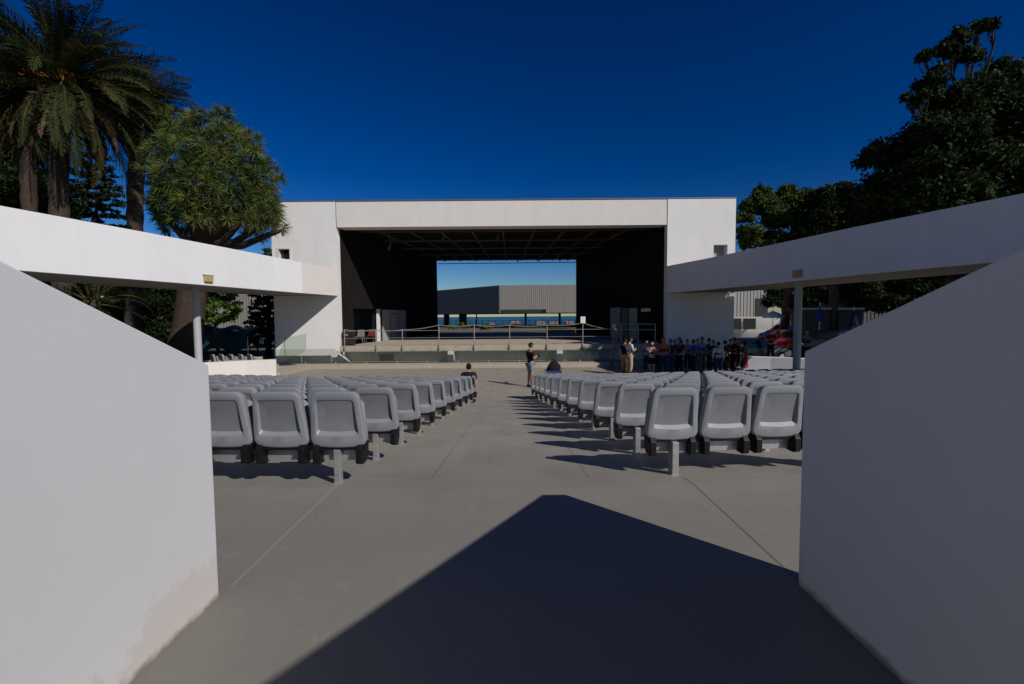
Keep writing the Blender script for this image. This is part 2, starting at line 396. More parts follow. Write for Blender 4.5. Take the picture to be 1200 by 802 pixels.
# ------------------------------------------------------------------ foreground passage walls
def wall_mat(name, sx_):
    m = mat(name, (.63, .63, .645), .9, .03, 1.1, .08, 160, vstreak=.06, spec=.15)
    t = m.node_tree; N = t.nodes.new; L = t.links.new; b = t.nodes['Principled BSDF']
    src = b.inputs['Base Color'].links[0].from_socket
    g = N('ShaderNodeTexCoord'); sp = N('ShaderNodeSeparateXYZ'); L(g.outputs['Object'], sp.inputs[0])
    n = N('ShaderNodeTexNoise'); n.inputs['Scale'].default_value = 2.6; n.inputs['Detail'].default_value = 8; n.inputs['Roughness'].default_value = .68; L(g.outputs['Object'], n.inputs['Vector'])
    def ma(op, a, c, d=None):
        q = N('ShaderNodeMath'); q.operation = op
        for i, e in enumerate((a, c, d)):
            if e is None: continue
            if isinstance(e, (int, float)): q.inputs[i].default_value = e
            else: L(e, q.inputs[i])
        return q.outputs[0]
    # water mark creeping up from the floor at the end of the wall
    h = ma('MULTIPLY_ADD', n.outputs['Fac'], -1.1, ma('MULTIPLY_ADD', sp.outputs['Y'], .20, .12 if sx_ < 0 else -.10))
    edge = ma('ADD', sp.outputs['Z'], ma('MULTIPLY', h, -1))   # z - (..)
    r = N('ShaderNodeMapRange'); r.inputs[1].default_value = .20; r.inputs[2].default_value = .27; r.inputs[3].default_value = .52; r.inputs[4].default_value = 0.0
    L(edge, r.inputs[0])
    mx = N('ShaderNodeMix'); mx.data_type = 'RGBA'; L(r.outputs[0], mx.inputs[0]); L(src, mx.inputs[6]); mx.inputs[7].default_value = (.47, .41, .36, 1)
    n2 = N('ShaderNodeTexNoise'); n2.inputs['Scale'].default_value = 9; n2.inputs['Detail'].default_value = 8; L(g.outputs['Object'], n2.inputs['Vector'])
    e2 = ma('MULTIPLY_ADD', n2.outputs['Fac'], -.12, sp.outputs['Z'])
    r2 = N('ShaderNodeMapRange'); r2.inputs[1].default_value = -.055; r2.inputs[2].default_value = -.02; r2.inputs[3].default_value = .8; r2.inputs[4].default_value = 0; L(e2, r2.inputs[0])
    mx2 = N('ShaderNodeMix'); mx2.data_type = 'RGBA'; L(r2.outputs[0], mx2.inputs[0]); L(mx.outputs[2], mx2.inputs[6]); mx2.inputs[7].default_value = (.16, .13, .10, 1)
    L(mx2.outputs[2], b.inputs['Base Color'])
    return m
for side, (bx_, tx, ty), label in ((-1, (257, 243, 428), 'sunlit white plaster passage wall with sloped top beside the left seats, beige water stain at its foot'),
                                   (1, (935, 943, 412), 'shaded white plaster passage wall with sloped top beside the right seats')):
    bz = PZ(257, 700, 0) if side < 0 else PZ(935, 685, 0)
    X = bz.x; Y0 = bz.y
    top = PY(tx, ty, Y0)
    pe = (0, 305) if side < 0 else (1200, 290)
    d = ray(*pe); q = EYE + d*(X/d.x)
    sl_ = (q.z-top.z)/(q.y-top.y)
    print('wall', side, X, Y0, top, q, sl_)
    H = 3.25; yk = Y0 + (H-top.z)/sl_
    th = .2*side
    prof = [(Y0, 0-.1), (Y0, top.z), (yk, H), (-7, H), (-7, -.1)]
    mb = MB(); mb.prism([(X, a, z) for a, z in prof], [(X+th, a, z) for a, z in prof])
    o = mb.build('passage_wall', wall_mat('passage_wall_plaster', side), bevel=.008)
    tag(o, label, 'wall', 'passage walls in the foreground')
# ------------------------------------------------------------------ stage building
YF = 26.0; YB = 44.5
def X_(px, Y=YF): return PY(px, 371, Y).x
zt = PY(589, 234.5, YF).z; zl = PY(589, 265, YF).z
xL0, xL1, xR1, xR0 = X_(321.5), X_(397), X_(781), X_(860)
xbL, xbR = X_(513, YB), X_(675, YB)
zs = PY(560, 404.7, YF).z; zs0 = zs-.33; zc = PY(594, 304.5, YB).z
zp = -DROP+.20
print('stage', zt, zl, xL0, xL1, xR1, xR0, xbL, xbR, zs, zc)
B = thing('stage_building', 'white open air stage building with wide black stage opening and flat roof', 'building', (0, YF, -DROP))
zb = -DROP-.05
def pylon(x0, x1, win, wz0, wz1, nm):
    """front slab with a real opening for the small window"""
    a, c = win; mb = MB()
    for (xa, xb, z0, z1) in ((x0, a, zb, zt), (c, x1, zb, zt), (a, c, zb, wz0), (a, c, wz1, zt)):
        mb.box((xa, YF, z0), (xb, YF+.45, z1))
    bm = bmesh.new()
    o = mb.build('pylon', M['white_stage'], B)
    return o
wl = (X_(329), X_(342)); wlz = (PY(335, 304, YF).z, PY(335, 292, YF).z)
wr = (X_(835), X_(851)); wrz = (PY(843, 303, YF).z, PY(843, 287, YF).z)
def pylon2(x0, x1, win, wz):
    xs_ = [x0, win[0], win[1], x1]; zs_ = [zb, wz[0], wz[1], zt]
    mb = MB()
    vs = [(x, YF, z) for z in zs_ for x in xs_] + [(x, YF+.5, z) for z in zs_ for x in xs_]
    fs = []
    for j in range(3):
        for i in range(3):
            if i == 1 and j == 1: continue
            a = j*4+i; fs += [(a, a+1, a+5, a+4), (16+a, 16+a+4, 16+a+5, 16+a+1)]
    for a, c in ((5, 6), (6, 10), (10, 9), (9, 5)): fs.append((a, c, 16+c, 16+a))
    for i in range(3): fs += [(i, 16+i, 16+i+1, i+1), (12+i, 13+i, 29+i, 28+i)]
    for j in range(3): fs += [(4*j, 4*j+4, 20+4*j, 16+4*j), (4*j+3, 19+4*j, 23+4*j, 4*j+7)]
    mb.add(vs, fs)
    return mb.build('pylon', M['white_stage'], B)
pl = pylon2(xL0, xL1, wl, wlz); pr = pylon2(xR1, xR0, wr, wrz)
mb = MB(); mb.box((wl[0], YF+.28, wlz[0]), (wl[1], YF+.32, wlz[1])); wpan = mb.build('window', M['carglass'], B)
mb = MB()
a, c = wl
for q in (((a-.10, YF-.03, wlz[1]), (c+.10, YF+.02, wlz[1]+.10)), ((a-.10, YF-.03, wlz[0]), (a, YF+.02, wlz[1])), ((c, YF-.03, wlz[0]), (c+.10, YF+.02, wlz[1])), ((a-.1, YF-.05, wlz[0]-.08), (c+.1, YF+.02, wlz[0]))): mb.box(*q)
mb.build('frame', M['white_warm'], wpan)
mb = MB(); mb.box((wr[0], YF+.42, wrz[0]), (wr[1], YF+.45, wrz[1])); mb.build('niche_back', M['doorgrey'], B)
mb = MB(); mb.box((xL1+.02, YF+.015, zl), (xR1-.02, YF+.9, zt-.002)); mb.build('lintel', M['white_warm'], B)
for x in (xL1+.01, xR1-.01):
    mb = MB(); mb.box((x-.012, YF-.004, zl), (x+.012, YF+.4, zt-.01)); mb.build('expansion_joint', M['joint'], B)
# roof edge, outer side walls, roof
mb = MB(); mb.box((xL0-.03, YF-.03, zt), (xR0+.03, YF+.55, zt+.05)); mb.build('coping', M['coping'], B)
for x0, x1, xb in ((xL0, xL0+.3, xbL-3.2), (xR0-.3, xR0, xbR+3.2)):
    mb = MB(); d = xb-x0
    mb.prism([(x0, YF+.5, zb), (x1, YF+.5, zb), (x1+d, YB, zb), (x0+d, YB, zb)], [(x0, YF+.5, zt-.02), (x1, YF+.5, zt-.02), (x1+d, YB, zt-.02), (x0+d, YB, zt-.02)])
    mb.build('outer_wall', M['white_stage'], B)
mb = MB(); mb.prism([(xL0+.05, YF+.91, zc), (xR0-.05, YF+.91, zc), (xbR+3.1, YB, zc), (xbL-3.1, YB, zc)], [(xL0+.05, YF+.91, zt-.1), (xR0-.05, YF+.91, zt-.1), (xbR+3.1, YB, zt-.1), (xbL-3.1, YB, zt-.1)])
mb.build('roof', M['ceil'], B)
# inner black walls with openings: points along the wall
def wl_pt(side, Y):
    t_ = (Y-YF)/(YB-YF)
    return (xL1+(xbL-xL1)*t_) if side < 0 else (xR1+(xbR-xR1)*t_)
def seg_wall(side, Ya, Yb, z0, z1, mb, th=.3, off=0.):
    a, b_ = wl_pt(side, Ya)+off*-side, wl_pt(side, Yb)+off*-side
    mb.prism([(a, Ya, z0), (b_, Yb, z0), (b_+th*side, Yb, z0), (a+th*side, Ya, z0)], [(a, Ya, z1), (b_, Yb, z1), (b_+th*side, Yb, z1), (a+th*side, Ya, z1)])
def wallY(side, px):
    lo, hi = YF, YB
    for _ in range(40):
        mid = (lo+hi)/2; x = X_(px, mid)
        inside = (x > wl_pt(side, mid)) if side < 0 else (x < wl_pt(side, mid))
        if inside: lo = mid
        else: hi = mid
    return hi
ya, yb_ = wallY(-1, 414), wallY(-1, 441); zd = PY(428, 362, 29.5).z
mb = MB()
seg_wall(-1, YF+.51, ya, zs0, zc, mb); seg_wall(-1, ya, yb_, zd, zc, mb); seg_wall(-1, yb_, YB, zs0, zc, mb)
mb.build('black_side_wall', M['black'], B)
mb = MB(); seg_wall(1, YF+.51, YB, zs0, zc, mb); mb.build('black_side_wall', M['black'], B)
# room behind the left doorway, its pale jamb, the pale door panel
mb = MB(); mb.box((wl_pt(-1, ya)-2.6, ya-.6, zs), (wl_pt(-1, ya)-2.4, yb_+.6, zd+.6)); mb.build('room_back_wall', M['doorgrey'], B)
jx = wl_pt(-1, yb_+.1); mb = MB(); mb.box((jx-.1, yb_+.0, zs), (jx+.16, yb_+.3, zd)); mb.build('door_jamb', M['white_stage'], B, bevel=.01)
yc, yd = wallY(-1, 447.5), wallY(-1, 475)
mb = MB(); seg_wall(-1, yc, yd, zs+.01, PY(475, 364, yd).z, mb, .05, .05); dp = mb.build('door_panel', M['doorgrey'], B)
ye, yf = wallY(-1, 456), wallY(-1, 466)
mb = MB(); zq = PY(466, 367.5, yf).z
seg_wall(-1, ye, yf, zq-.06, zq, mb, .02, .072); seg_wall(-1, ye, ye+.07, zs+.02, zq-.06, mb, .02, .072); seg_wall(-1, yf-.07, yf, zs+.02, zq-.06, mb, .02, .072)
mb.build('door_frame', M['darkmetal'], dp)
mb = MB(); mb.sphere((wl_pt(-1, yf-.3)+.12, yf-.2, zs+1.05), .05, 8, 6); mb.build('handle', M['chrome'], dp)
for a_, c_, tp, mname in ((716, 727, 360.5, 'doorgrey'), (729, 737, 361, 'darkmetal'), (738, 747, 361, 'doorgrey')):
    y1_, y0_ = wallY(1, a_), wallY(1, c_)
    mb = MB(); seg_wall(1, y0_, y1_, zs+.01, PY(c_, tp, y0_).z, mb, .05, .05); q = mb.build('door_panel', M[mname], B)
y1_, y0_ = wallY(1, 752), wallY(1, 763)
mb = MB(); seg_wall(1, y0_, y1_, PY(757, 365.3, y0_).z, PY(757, 361.5, y0_).z, mb, .03, .05); mb.build('sign_board', M['signwhite'], B)
# ceiling lattice
for i in range(9):
    t_ = (i+.5)/9; xa = xL1+.2+(xR1-xL1-.4)*t_; xb = xbL+.1+(xbR-xbL-.2)*t_
    mb = MB(); mb.prism([(xa-.05, YF+.92, zc-.14), (xa+.05, YF+.92, zc-.14), (xb+.05, YB-.05, zc-.14), (xb-.05, YB-.05, zc-.14)], [(xa-.05, YF+.92, zc-.002), (xa+.05, YF+.92, zc-.002), (xb+.05, YB-.05, zc-.002), (xb-.05, YB-.05, zc-.002)])
    mb.build('ceiling_beam', M['beam'], B)
for i in range(5):
    Y = YF+2.6+i*3.6
    mb = MB(); mb.box((wl_pt(-1, Y)+.02, Y-.05, zc-.24), (wl_pt(1, Y)-.02, Y+.05, zc-.143)); mb.build('ceiling_beam', M['beam'], B)
# stage slab, recess, piers, plinth step
mb = MB(); mb.prism([(xL1+.02, YF+.03, zs0), (xR1-.02, YF+.03, zs0), (xbR, YB+.6, zs0), (xbL, YB+.6, zs0)], [(xL1+.02, YF+.03, zs), (xR1-.02, YF+.03, zs), (xbR, YB+.6, zs), (xbL, YB+.6, zs)])
mb.build('stage_slab', M['slab'], B)
mb = MB(); mb.box((xL1, YF+.72, zb), (xR1, YF+.9, zs0)); rw = mb.build('recess_wall', M['recess'], B)
mb = MB(); vx0, vx1 = X_(443.5, YF+.72), X_(460, YF+.72); mb.box((vx0, YF+.69, zp+.02), (vx1, YF+.73, zp+.42))
for k in range(6): mb.box((vx0+.03, YF+.67, zp+.06+k*.06), (vx1-.03, YF+.70, zp+.08+k*.06))
mb.build('vent_grille', M['darkmetal'], rw)
for px in (528, 655.5):
    x = X_(px, YF+.1); mb = MB(); mb.box((x-.17, YF-.12, zp), (x+.17, YF+.5, zs0-.003)); mb.build('pier', M['signwhite'], B, bevel=.01)
x0 = xL1; mb = MB(); mb.prism([(x0-.02, YF-.18, zp), (x0+.45, YF-.18, zp), (x0-.02, YF-.18, zs0-.1)], [(x0-.02, YF+.4, zp), (x0+.45, YF+.4, zp), (x0-.02, YF+.4, zs0-.1)])
mb.build('base_fin', M['signwhite'], B)
mb = MB(); mb.box((xL0-.2, 24.6, zb), (xR0+.2, YF-.003, zp)); mb.box((xL1+.01, YF-.003, zb), (xR1-.01, YF+.72, zp-.003))
o = mb.build('front_step', M['step'], B, bevel=.012)
# glass screen along the foot of the stage
G = thing('glass_balustrade', 'low greenish glass screen in panels along the foot of the stage', 'glass screen', (0, 25.6, zp))
n_ = 11; gx0, gx1 = xL0+.15, X_(716, 25.6)
for i in range(n_):
    a = gx0+(gx1-gx0)*i/n_; c = gx0+(gx1-gx0)*(i+1)/n_
    mb = MB(); mb.box((a+.015, 25.594, zp+.02), (c-.015, 25.606, zs0+.09 if i > 1 else zs0+.2)); mb.build('glass_panel', M['glass'], G)
    mb = MB(); mb.box((a-.03, 25.56, zp), (a+.03, 25.64, zp+.12)); mb.build('clamp', M['galv'], G)
G2 = thing('glass_stair_guard', 'sloping greenish glass guard on the steps left of the stage', 'glass screen', PZ(345, 428, -DROP))
Yg = 24.0
p = [PY(357.5, 391.5, Yg), PY(333, 396, Yg), PY(324, 425, Yg), PY(357.5, 413, Yg)]
mb = MB(); mb.prism([(q.x, Yg, q.z) for q in p], [(q.x, Yg+.012, q.z) for q in p]); mb.build('glass_panel', M['glass'], G2)
mb = MB()
for q in (p[0], p[1]): mb.tube([(q.x, Yg+.03, q.z-.9 if q is p[0] else q.z-1.2), (q.x, Yg+.03, q.z)], .015, 6)
mb.build('post', M['galv'], G2)
# steps up to the left side stand
S = thing('concrete_steps', 'tan concrete steps climbing behind the low white wall left of stage', 'steps', (-13.2, 22, -DROP))
for k in range(4):
    mb = MB(); mb.box((-11.75-.4*k-1.8, 21.6+.02*k, -DROP-.05), (-11.75-.4*k, 23.6-.02*k, -DROP+.2*(k+1))); mb.build('step', M['step'], S, bevel=.01)
# railing on the stage
RA = thing('stage_railing', 'thin metal post and rope railing along the front edge of the stage', 'railing', (0, YF, zs))
posts = [403, 440, 471, 514, 555.5, 597, 641, 683, 722]
tops = [386, 386, 386, 380.5, 380.5, 380.5, 380.5, 378, 386]
pp = []
for px, ty in zip(posts, tops):
    x = X_(px, YF-.02); z1 = PY(px, ty, YF-.02).z; pp.append((x, z1))
    mb = MB(); mb.tube([(x, YF-.03, zs0-.06), (x, YF-.03, z1)], .026, 8); mb.box((x-.05, YF-.055, zs-.20), (x+.05, YF+.027, zs-.10))
    mb.build('post', M['post'] if 'post' in M else M['galv'], RA)
for lvl in range(3):
    for (xa, za), (xb, zb2) in zip(pp[:-1], pp[1:]):
        f = (1, .70, .36)[lvl]; a = zs+(za-zs)*f*.97; b_ = zs+(zb2-zs)*f*.97
        if lvl > 0: a = b_ = zs+(.86, .45)[lvl-1]
        mb = MB(); mb.tube([(xa+(xb-xa)*k/8, YF-.03, a+(b_-a)*k/8-(.07*(1-(k/4-1)**2) if lvl == 0 else .0)) for k in range(9)], .012 if lvl else .018, 6)
        mb.build('rope' if lvl == 0 else 'rail', M['post'], RA)
x, z1 = pp[7]; mb = MB(); mb.box((x-.14, YF-.1, z1-.05), (x+.14, YF+.02, z1+.33)); mb.build('junction_box', M['signwhite'], RA, bevel=.01)
RB = thing('stage_side_railing', 'dark metal railing on the right side of the stage by the doors', 'railing', (X_(750, YF+.3), YF+.3, zs))
for px in (728, 748, 768):
    x = X_(px, YF+.3); mb = MB(); mb.tube([(x, YF+.3, zs), (x, YF+.3, PY(px, 380, YF+.3).z)], .028, 8); mb.build('post', M['rail_grey'], RB)
for py in (380, 386.5):
    mb = MB(); mb.tube([(X_(728, YF+.3), YF+.3, PY(728, py, YF+.3).z), (X_(768, YF+.3), YF+.3, PY(768, py, YF+.3).z)], .022, 6); mb.build('rail', M['rail_grey'], RB)
# dark equipment box, folded white chair stack, small clutter on the stage left
def crate(name, label, cat, c, sx, sy, sz, mm, trim):
    t_ = thing(name, label, cat, c)
    x, y, z = c
    mb = MB(); mb.box((x-sx/2, y-sy/2, z), (x+sx/2, y+sy/2, z+sz*.78)); mb.build('body', mm, t_, bevel=.015)
    mb = MB(); mb.box((x-sx/2-.01, y-sy/2-.01, z+sz*.785), (x+sx/2+.01, y+sy/2+.01, z+sz)); mb.build('lid', mm, t_, bevel=.02)
    mb = MB(); mb.box((x-.06, y-sy/2-.03, z+sz*.70), (x+.06, y-sy/2-.003, z+sz*.86)); mb.build('latch', trim, t_)
    return t_
crate('equipment_box', 'dark brown equipment box at the left front corner of the stage', 'box', (X_(407.5, 26.6), 26.6, zs), .66, .5, .80, M['darkbox'], M['galv'])
# lighting bar and hanging cables
LB = thing('lighting_bar', 'thin black lighting bar across the rear opening of the stage', 'lighting bar', (0, 44, zc-.3))
zbar = PY(594, 308.3, 43.9).z
mb = MB(); mb.tube([(xbL+.2, 43.9, zbar-.03), (xbR-.1, 43.9, zbar)], .035, 6); mb.build('bar', M['darkmetal'], LB)
for px in (607, 632, 656):
    x = X_(px, 43.9); mb = MB(); mb.tube([(x, 43.9, zc), (x, 43.9, zbar)], .012, 5); mb.tube([(x, 43.9, zbar+.12), (x+.05, 43.8, zbar+.32)], [.05, .1], 8); mb.build('spotlight', M['darkmetal'], LB)
for k, (px, py, Y, ln, lab) in enumerate(((458, 282, 29.5, 1.05, 'pale loop of cable hanging from the stage ceiling near the left wall'), (521, 279, 30, .3, 'short cable end hanging left of centre under the stage ceiling'),
        (584, 278, 30, .3, 'short cable end hanging near the middle of the stage ceiling'), (718, 278, 30, .3, 'short cable end hanging right of centre under the stage ceiling'))):
    x = X_(px, Y); z0 = zc-.14
    mb = MB(); mb.tube([(x, Y, z0), (x+.02, Y, z0-ln*.3), (x+.1, Y-.03, z0-ln*.6), (x+.02, Y, z0-ln*.95), (x-.1, Y+.03, z0-ln), (x-.06, Y, z0-ln*.75)], .016, 5)
    tag(mb.build('hanging_cable', M['doorgrey']), lab, 'cable', 'cables hanging from the stage ceiling')
# ------------------------------------------------------------------ covered walkways (wings)
zw1 = PY(397, 315, YF).z; zw0 = PY(397, 346.8, YF).z
LP = [(3, -14.9), (7, -13.55), (11, -12.45), (14.7, -11.72), (18, -11.2), (20.7, -10.82), (22.9, -10.47), (YF-.01, xL1)]
RP = [(3, 14.3), (7, 13.0), (10.7, 12.02), (14.8, 11.05), (18, 10.5), (20.7, 10.03), (22.9, 9.6), (YF-.01, xR1)]
def wing(P, side, label):
    W = thing('covered_walkway', label, 'walkway', (P[3][1], P[3][0], -DROP), 'covered walkways flanking the seats')
    def nrm(i):
        a = Vector((P[max(0, i-1)][1], P[max(0, i-1)][0])); b_ = Vector((P[min(len(P)-1, i+1)][1], P[min(len(P)-1, i+1)][0]))
        d = (b_-a).normalized(); n = Vector((d.y, -d.x)); return n if n.x*side > 0 else -n
    inn = [Vector((x, y)) for y, x in P]
    fas = [p+nrm(i)*.22 for i, p in enumerate(inn)]; out = [p+nrm(i)*3.6 for i, p in enumerate(inn)]
    for p in (fas, out):
        p[-1].y = YF-.01
    def strip(i0, i1, A, Bq, z0, z1, nm, mm):
        rings = [[(A[i].x, A[i].y, z0), (Bq[i].x, Bq[i].y, z0), (Bq[i].x, Bq[i].y, z1), (A[i].x, A[i].y, z1)] for i in range(i0, i1+1)]
        return MB().loops(rings).build(nm, mm, W)
    n = len(P)-1
    if side < 0:
        strip(0, n-1, inn, fas, zw0, zw1, 'fascia', M['white']); strip(n-1, n, inn, fas, zw0, zw1, 'end_fascia', M['white_warm'])
    else: strip(0, n, inn, fas, zw0, zw1, 'fascia', M['white'])
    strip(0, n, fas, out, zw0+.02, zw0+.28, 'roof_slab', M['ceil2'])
    return W, inn
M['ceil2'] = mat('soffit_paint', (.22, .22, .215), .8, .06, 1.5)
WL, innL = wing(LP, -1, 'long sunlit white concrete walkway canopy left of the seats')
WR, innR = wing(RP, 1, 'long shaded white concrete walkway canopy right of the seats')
for W, px, Y, mm in ((WL, 230.5, 18.3, 'rail_grey'), (WR, 935, 17.6, 'rail_grey')):
    x = X_(px, Y); mb = MB(); mb.tube([(x, Y, -DROP-.1), (x, Y, zw0+.02)], .135, 16); mb.build('column', M[mm], W, smooth=40)
for W, inn, px, py, side in ((WL, innL, 243, 326.5, -1), (WR, innR, 935.5, 321.3, 1)):
    # intersection of the ray with the fascia polyline
    d = ray(px, py)
    for a, b_ in zip(inn[:-1], inn[1:]):
        e = b_-a; den = d.x*e.y-d.y*e.x
        t_ = (a.x*e.y-a.y*e.x)/den; p = EYE+d*t_
        if min(a.y, b_.y) <= p.y <= max(a.y, b_.y): break
    u = Vector((e.x, e.y, 0)).normalized(); nn = Vector((u.y, -u.x, 0)); nn = nn if nn.x*side < 0 else -nn
    M4 = Matrix((u, nn, Vector((0, 0, 1)))).transposed().to_4x4(); M4.translation = p
    mb = MB(); mb.box((-.19, .002, -.13), (.19, .09, .10), 0, M4); L_ = mb.build('bulkhead_lamp', M['lamp_y'], W, bevel=.015)
    mb = MB(); mb.box((-.22, -.0, .102), (.22, .10, .13), 0, M4); mb.build('lamp_hood', M['doorgrey'], L_)
# low white walls of the side stands
def low_wall(pts, z0, z1, th, label):
    P2 = [Vector(p) for p in pts]; rings = []
    for i, p in enumerate(P2):
        d = (P2[min(i+1, len(P2)-1)]-P2[max(0, i-1)]).normalized(); n = Vector((-d.y, d.x)); n = n if n.y > 0 else -n
        q = p+n*th; rings.append([(p.x, p.y, z0), (q.x, q.y, z0), (q.x, q.y, z1), (p.x, p.y, z1)])
    tag(MB().loops(rings).build('low_wall', M['white_warm'] if pts[0][0] < 0 else M['white'], bevel=.01), label, 'wall', 'low white walls of the side stands')
a = PZ(324, 443, -DROP); zlw = PY(324, 421.5, a.y).z
low_wall([(a.x, a.y), (a.x-1.1, a.y-.45), (a.x-2.3, a.y-1.25), (a.x-3.6, a.y-2.5)], -DROP-.05, zlw, .3, 'low sunlit cream wall in front of the left side stand')
low_wall([(10.5, 20.9), (11.6, 20.3), (12.8, 19.5), (14.2, 18.2)], -DROP-.05, zlw, .3, 'low shaded white wall in front of the right side stand')
for sg in (-1, 1):
    mb = MB()
    pts = [(10.9*sg+(0 if sg > 0 else -.1), 21.4), (13.2*sg, 20.2), (15.5*sg, 18), (20*sg, 20), (18*sg, 25.2), (11.2*sg, 25.2)]
    mb.prism([(x, y, -DROP-.06) for x, y in pts], [(x, y, -DROP+.22) for x, y in pts])
    tag(mb.build('side_stand_terrace', M['step']), kind='structure')
# ------------------------------------------------------------------ seats
def rr(w0, w1, z0, z1, r, n=6, y=0., bow=0., cx=0.):
    """rounded trapezoid outline in xz, w0 bottom width, w1 top width; bow: drop of the bottom middle"""
    pts = []
    cs = [(-1, z0, w0), (1, z0, w0), (1, z1, w1), (-1, z1, w1)]
    ang = [(180, 270), (270, 360), (0, 90), (90, 180)]
    for (sx_, zz, ww), (a0, a1) in zip(cs, ang):
        cxx = sx_*(ww/2-r); czz = zz+(r if zz == z0 else -r)
        for k in range(n+1):
            a = R(a0+(a1-a0)*k/n); pts.append([cxx+math.cos(a)*r, y, czz+math.sin(a)*r])
    # subdivide straight runs (bottom and top) for the bow
    out = []
    for i, p in enumerate(pts):
        out.append(p); q = pts[(i+1) % len(pts)]
        if math.hypot(p[0]-q[0], p[2]-q[2]) > .06:
            for k in (1, 2, 3): out.append([p[0]+(q[0]-p[0])*k/4, y, p[2]+(q[2]-p[2])*k/4])
    zc_ = (z0+z1)/2
    for p in out:
        t_ = 1-min(1, abs(p[0])/(w0/2))**2
        p[2] += bow*t_*(-1 if p[2] < zc_ else .5)
    return out
def lean(ps, k=.16, z0=.36, curve=.0):
    return [(x, y-(z-z0)*k+curve*x*x, z) for x, y, z in ps]
def seat_back():
    A = dict(bow=.012)
    rings = [rr(.40, .34, .40, .775, .05, y=.045, **A), rr(.462, .40, .362, .806, .06, y=.035, **A), rr(.482, .418, .352, .815, .065, y=.008, **A), rr(.485, .42, .35, .816, .066, y=-.022, **A),
             rr(.482, .417, .3525, .815, .064, y=-.038, **A), rr(.472, .409, .3575, .811, .060, y=-.045, **A), rr(.455, .394, .366, .803, .054, y=-.048, **A),
             rr(.374, .332, .450, .752, .028, y=-.047, bow=.008), rr(.368, .326, .453, .749, .026, y=-.045, bow=.008),
             [[x, -.040+.026*max(0, (.745-z)/.25)**.6, z] for x, y, z in rr(.346, .314, .484, .746, .018, bow=.008)]]
    rings = [lean([(x*1.04, y, .352+(z-.352)*1.09) for x, y, z in r], curve=.25) for r in rings]
    mb = MB(); n = len(rings[0])
    mb.loops(rings[:-1], cap1=False); 
    mb.loops(rings[-2:], cap0=False, cap1=False)
    return mb, rings[-1]
def make_seat():
    root = thing('stadium_seat', 'grey plastic seat', 'seat', (0, 0, 0))
    mb, inner = seat_back(); mb.build('backrest', M['plastic'], root, smooth=32)
    back = [(x*.2, y, z) for x, y, z in inner]
    zc_ = sum(p[2] for p in inner)/len(inner); yc_ = sum(p[1] for p in inner)/len(inner)
    mids = [(x*.5, y+(yc_-y)*.0+.004, zc_+(z-zc_)*.5) for x, y, z in inner]
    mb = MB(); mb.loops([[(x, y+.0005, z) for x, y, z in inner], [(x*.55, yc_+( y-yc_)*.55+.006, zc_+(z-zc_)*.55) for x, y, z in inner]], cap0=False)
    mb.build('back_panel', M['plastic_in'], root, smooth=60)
    mb = MB(); A = dict(bow=.006)
    mb.loops([lean(rr(.40, .36, .37, .73, .06, y=.075, **A), .05), lean(rr(.44, .40, .35, .755, .07, y=.09, **A), .05), lean(rr(.445, .405, .345, .76, .07, y=.12, **A), .05), lean(rr(.40, .36, .37, .74, .06, y=.145, **A), .05)])
    mb.build('seat_pan', M['plastic'], root, smooth=50)
    for sx_ in (-1, 1):
        mb = MB(); x = sx_*.195
        prof = [(-.075, .205), (-.03, .185), (.07, .19), (.12, .24), (.13, .36), (.06, .40), (-.03, .38), (-.075, .33)]
        mb.prism([(x-.028, y, z) for y, z in prof], [(x+.028, y, z) for y, z in prof])
        mb.tube([(x-.036, -.045, .215), (x+.036, -.045, .215)], .018, 8)
        mb.build('hinge_bracket', M['blackpl'], root, bevel=.006)
    mb = MB(); mb.loops([rr(.47, .47, .318, .352, .012, 2, y=-.03), rr(.47, .47, .318, .352, .012, 2, y=.06)]); mb.build('under_trim', M['blackpl'], root)
    return root
proto = make_seat()
ORD = ['', 'first', 'second', 'third', 'fourth', 'fifth', 'sixth', 'seventh', 'eighth', 'ninth', 'tenth', 'eleventh', 'twelfth', 'thirteenth', 'fourteenth', 'fifteenth', 'sixteenth', 'seventeenth', 'eighteenth', 'nineteenth', 'twentieth', 'twenty-first']
PITCHX = .525; first_used = False; n_seats = 0; SITTER = None
ppan = None
def row_y(s_, x): return s_+crv(x)
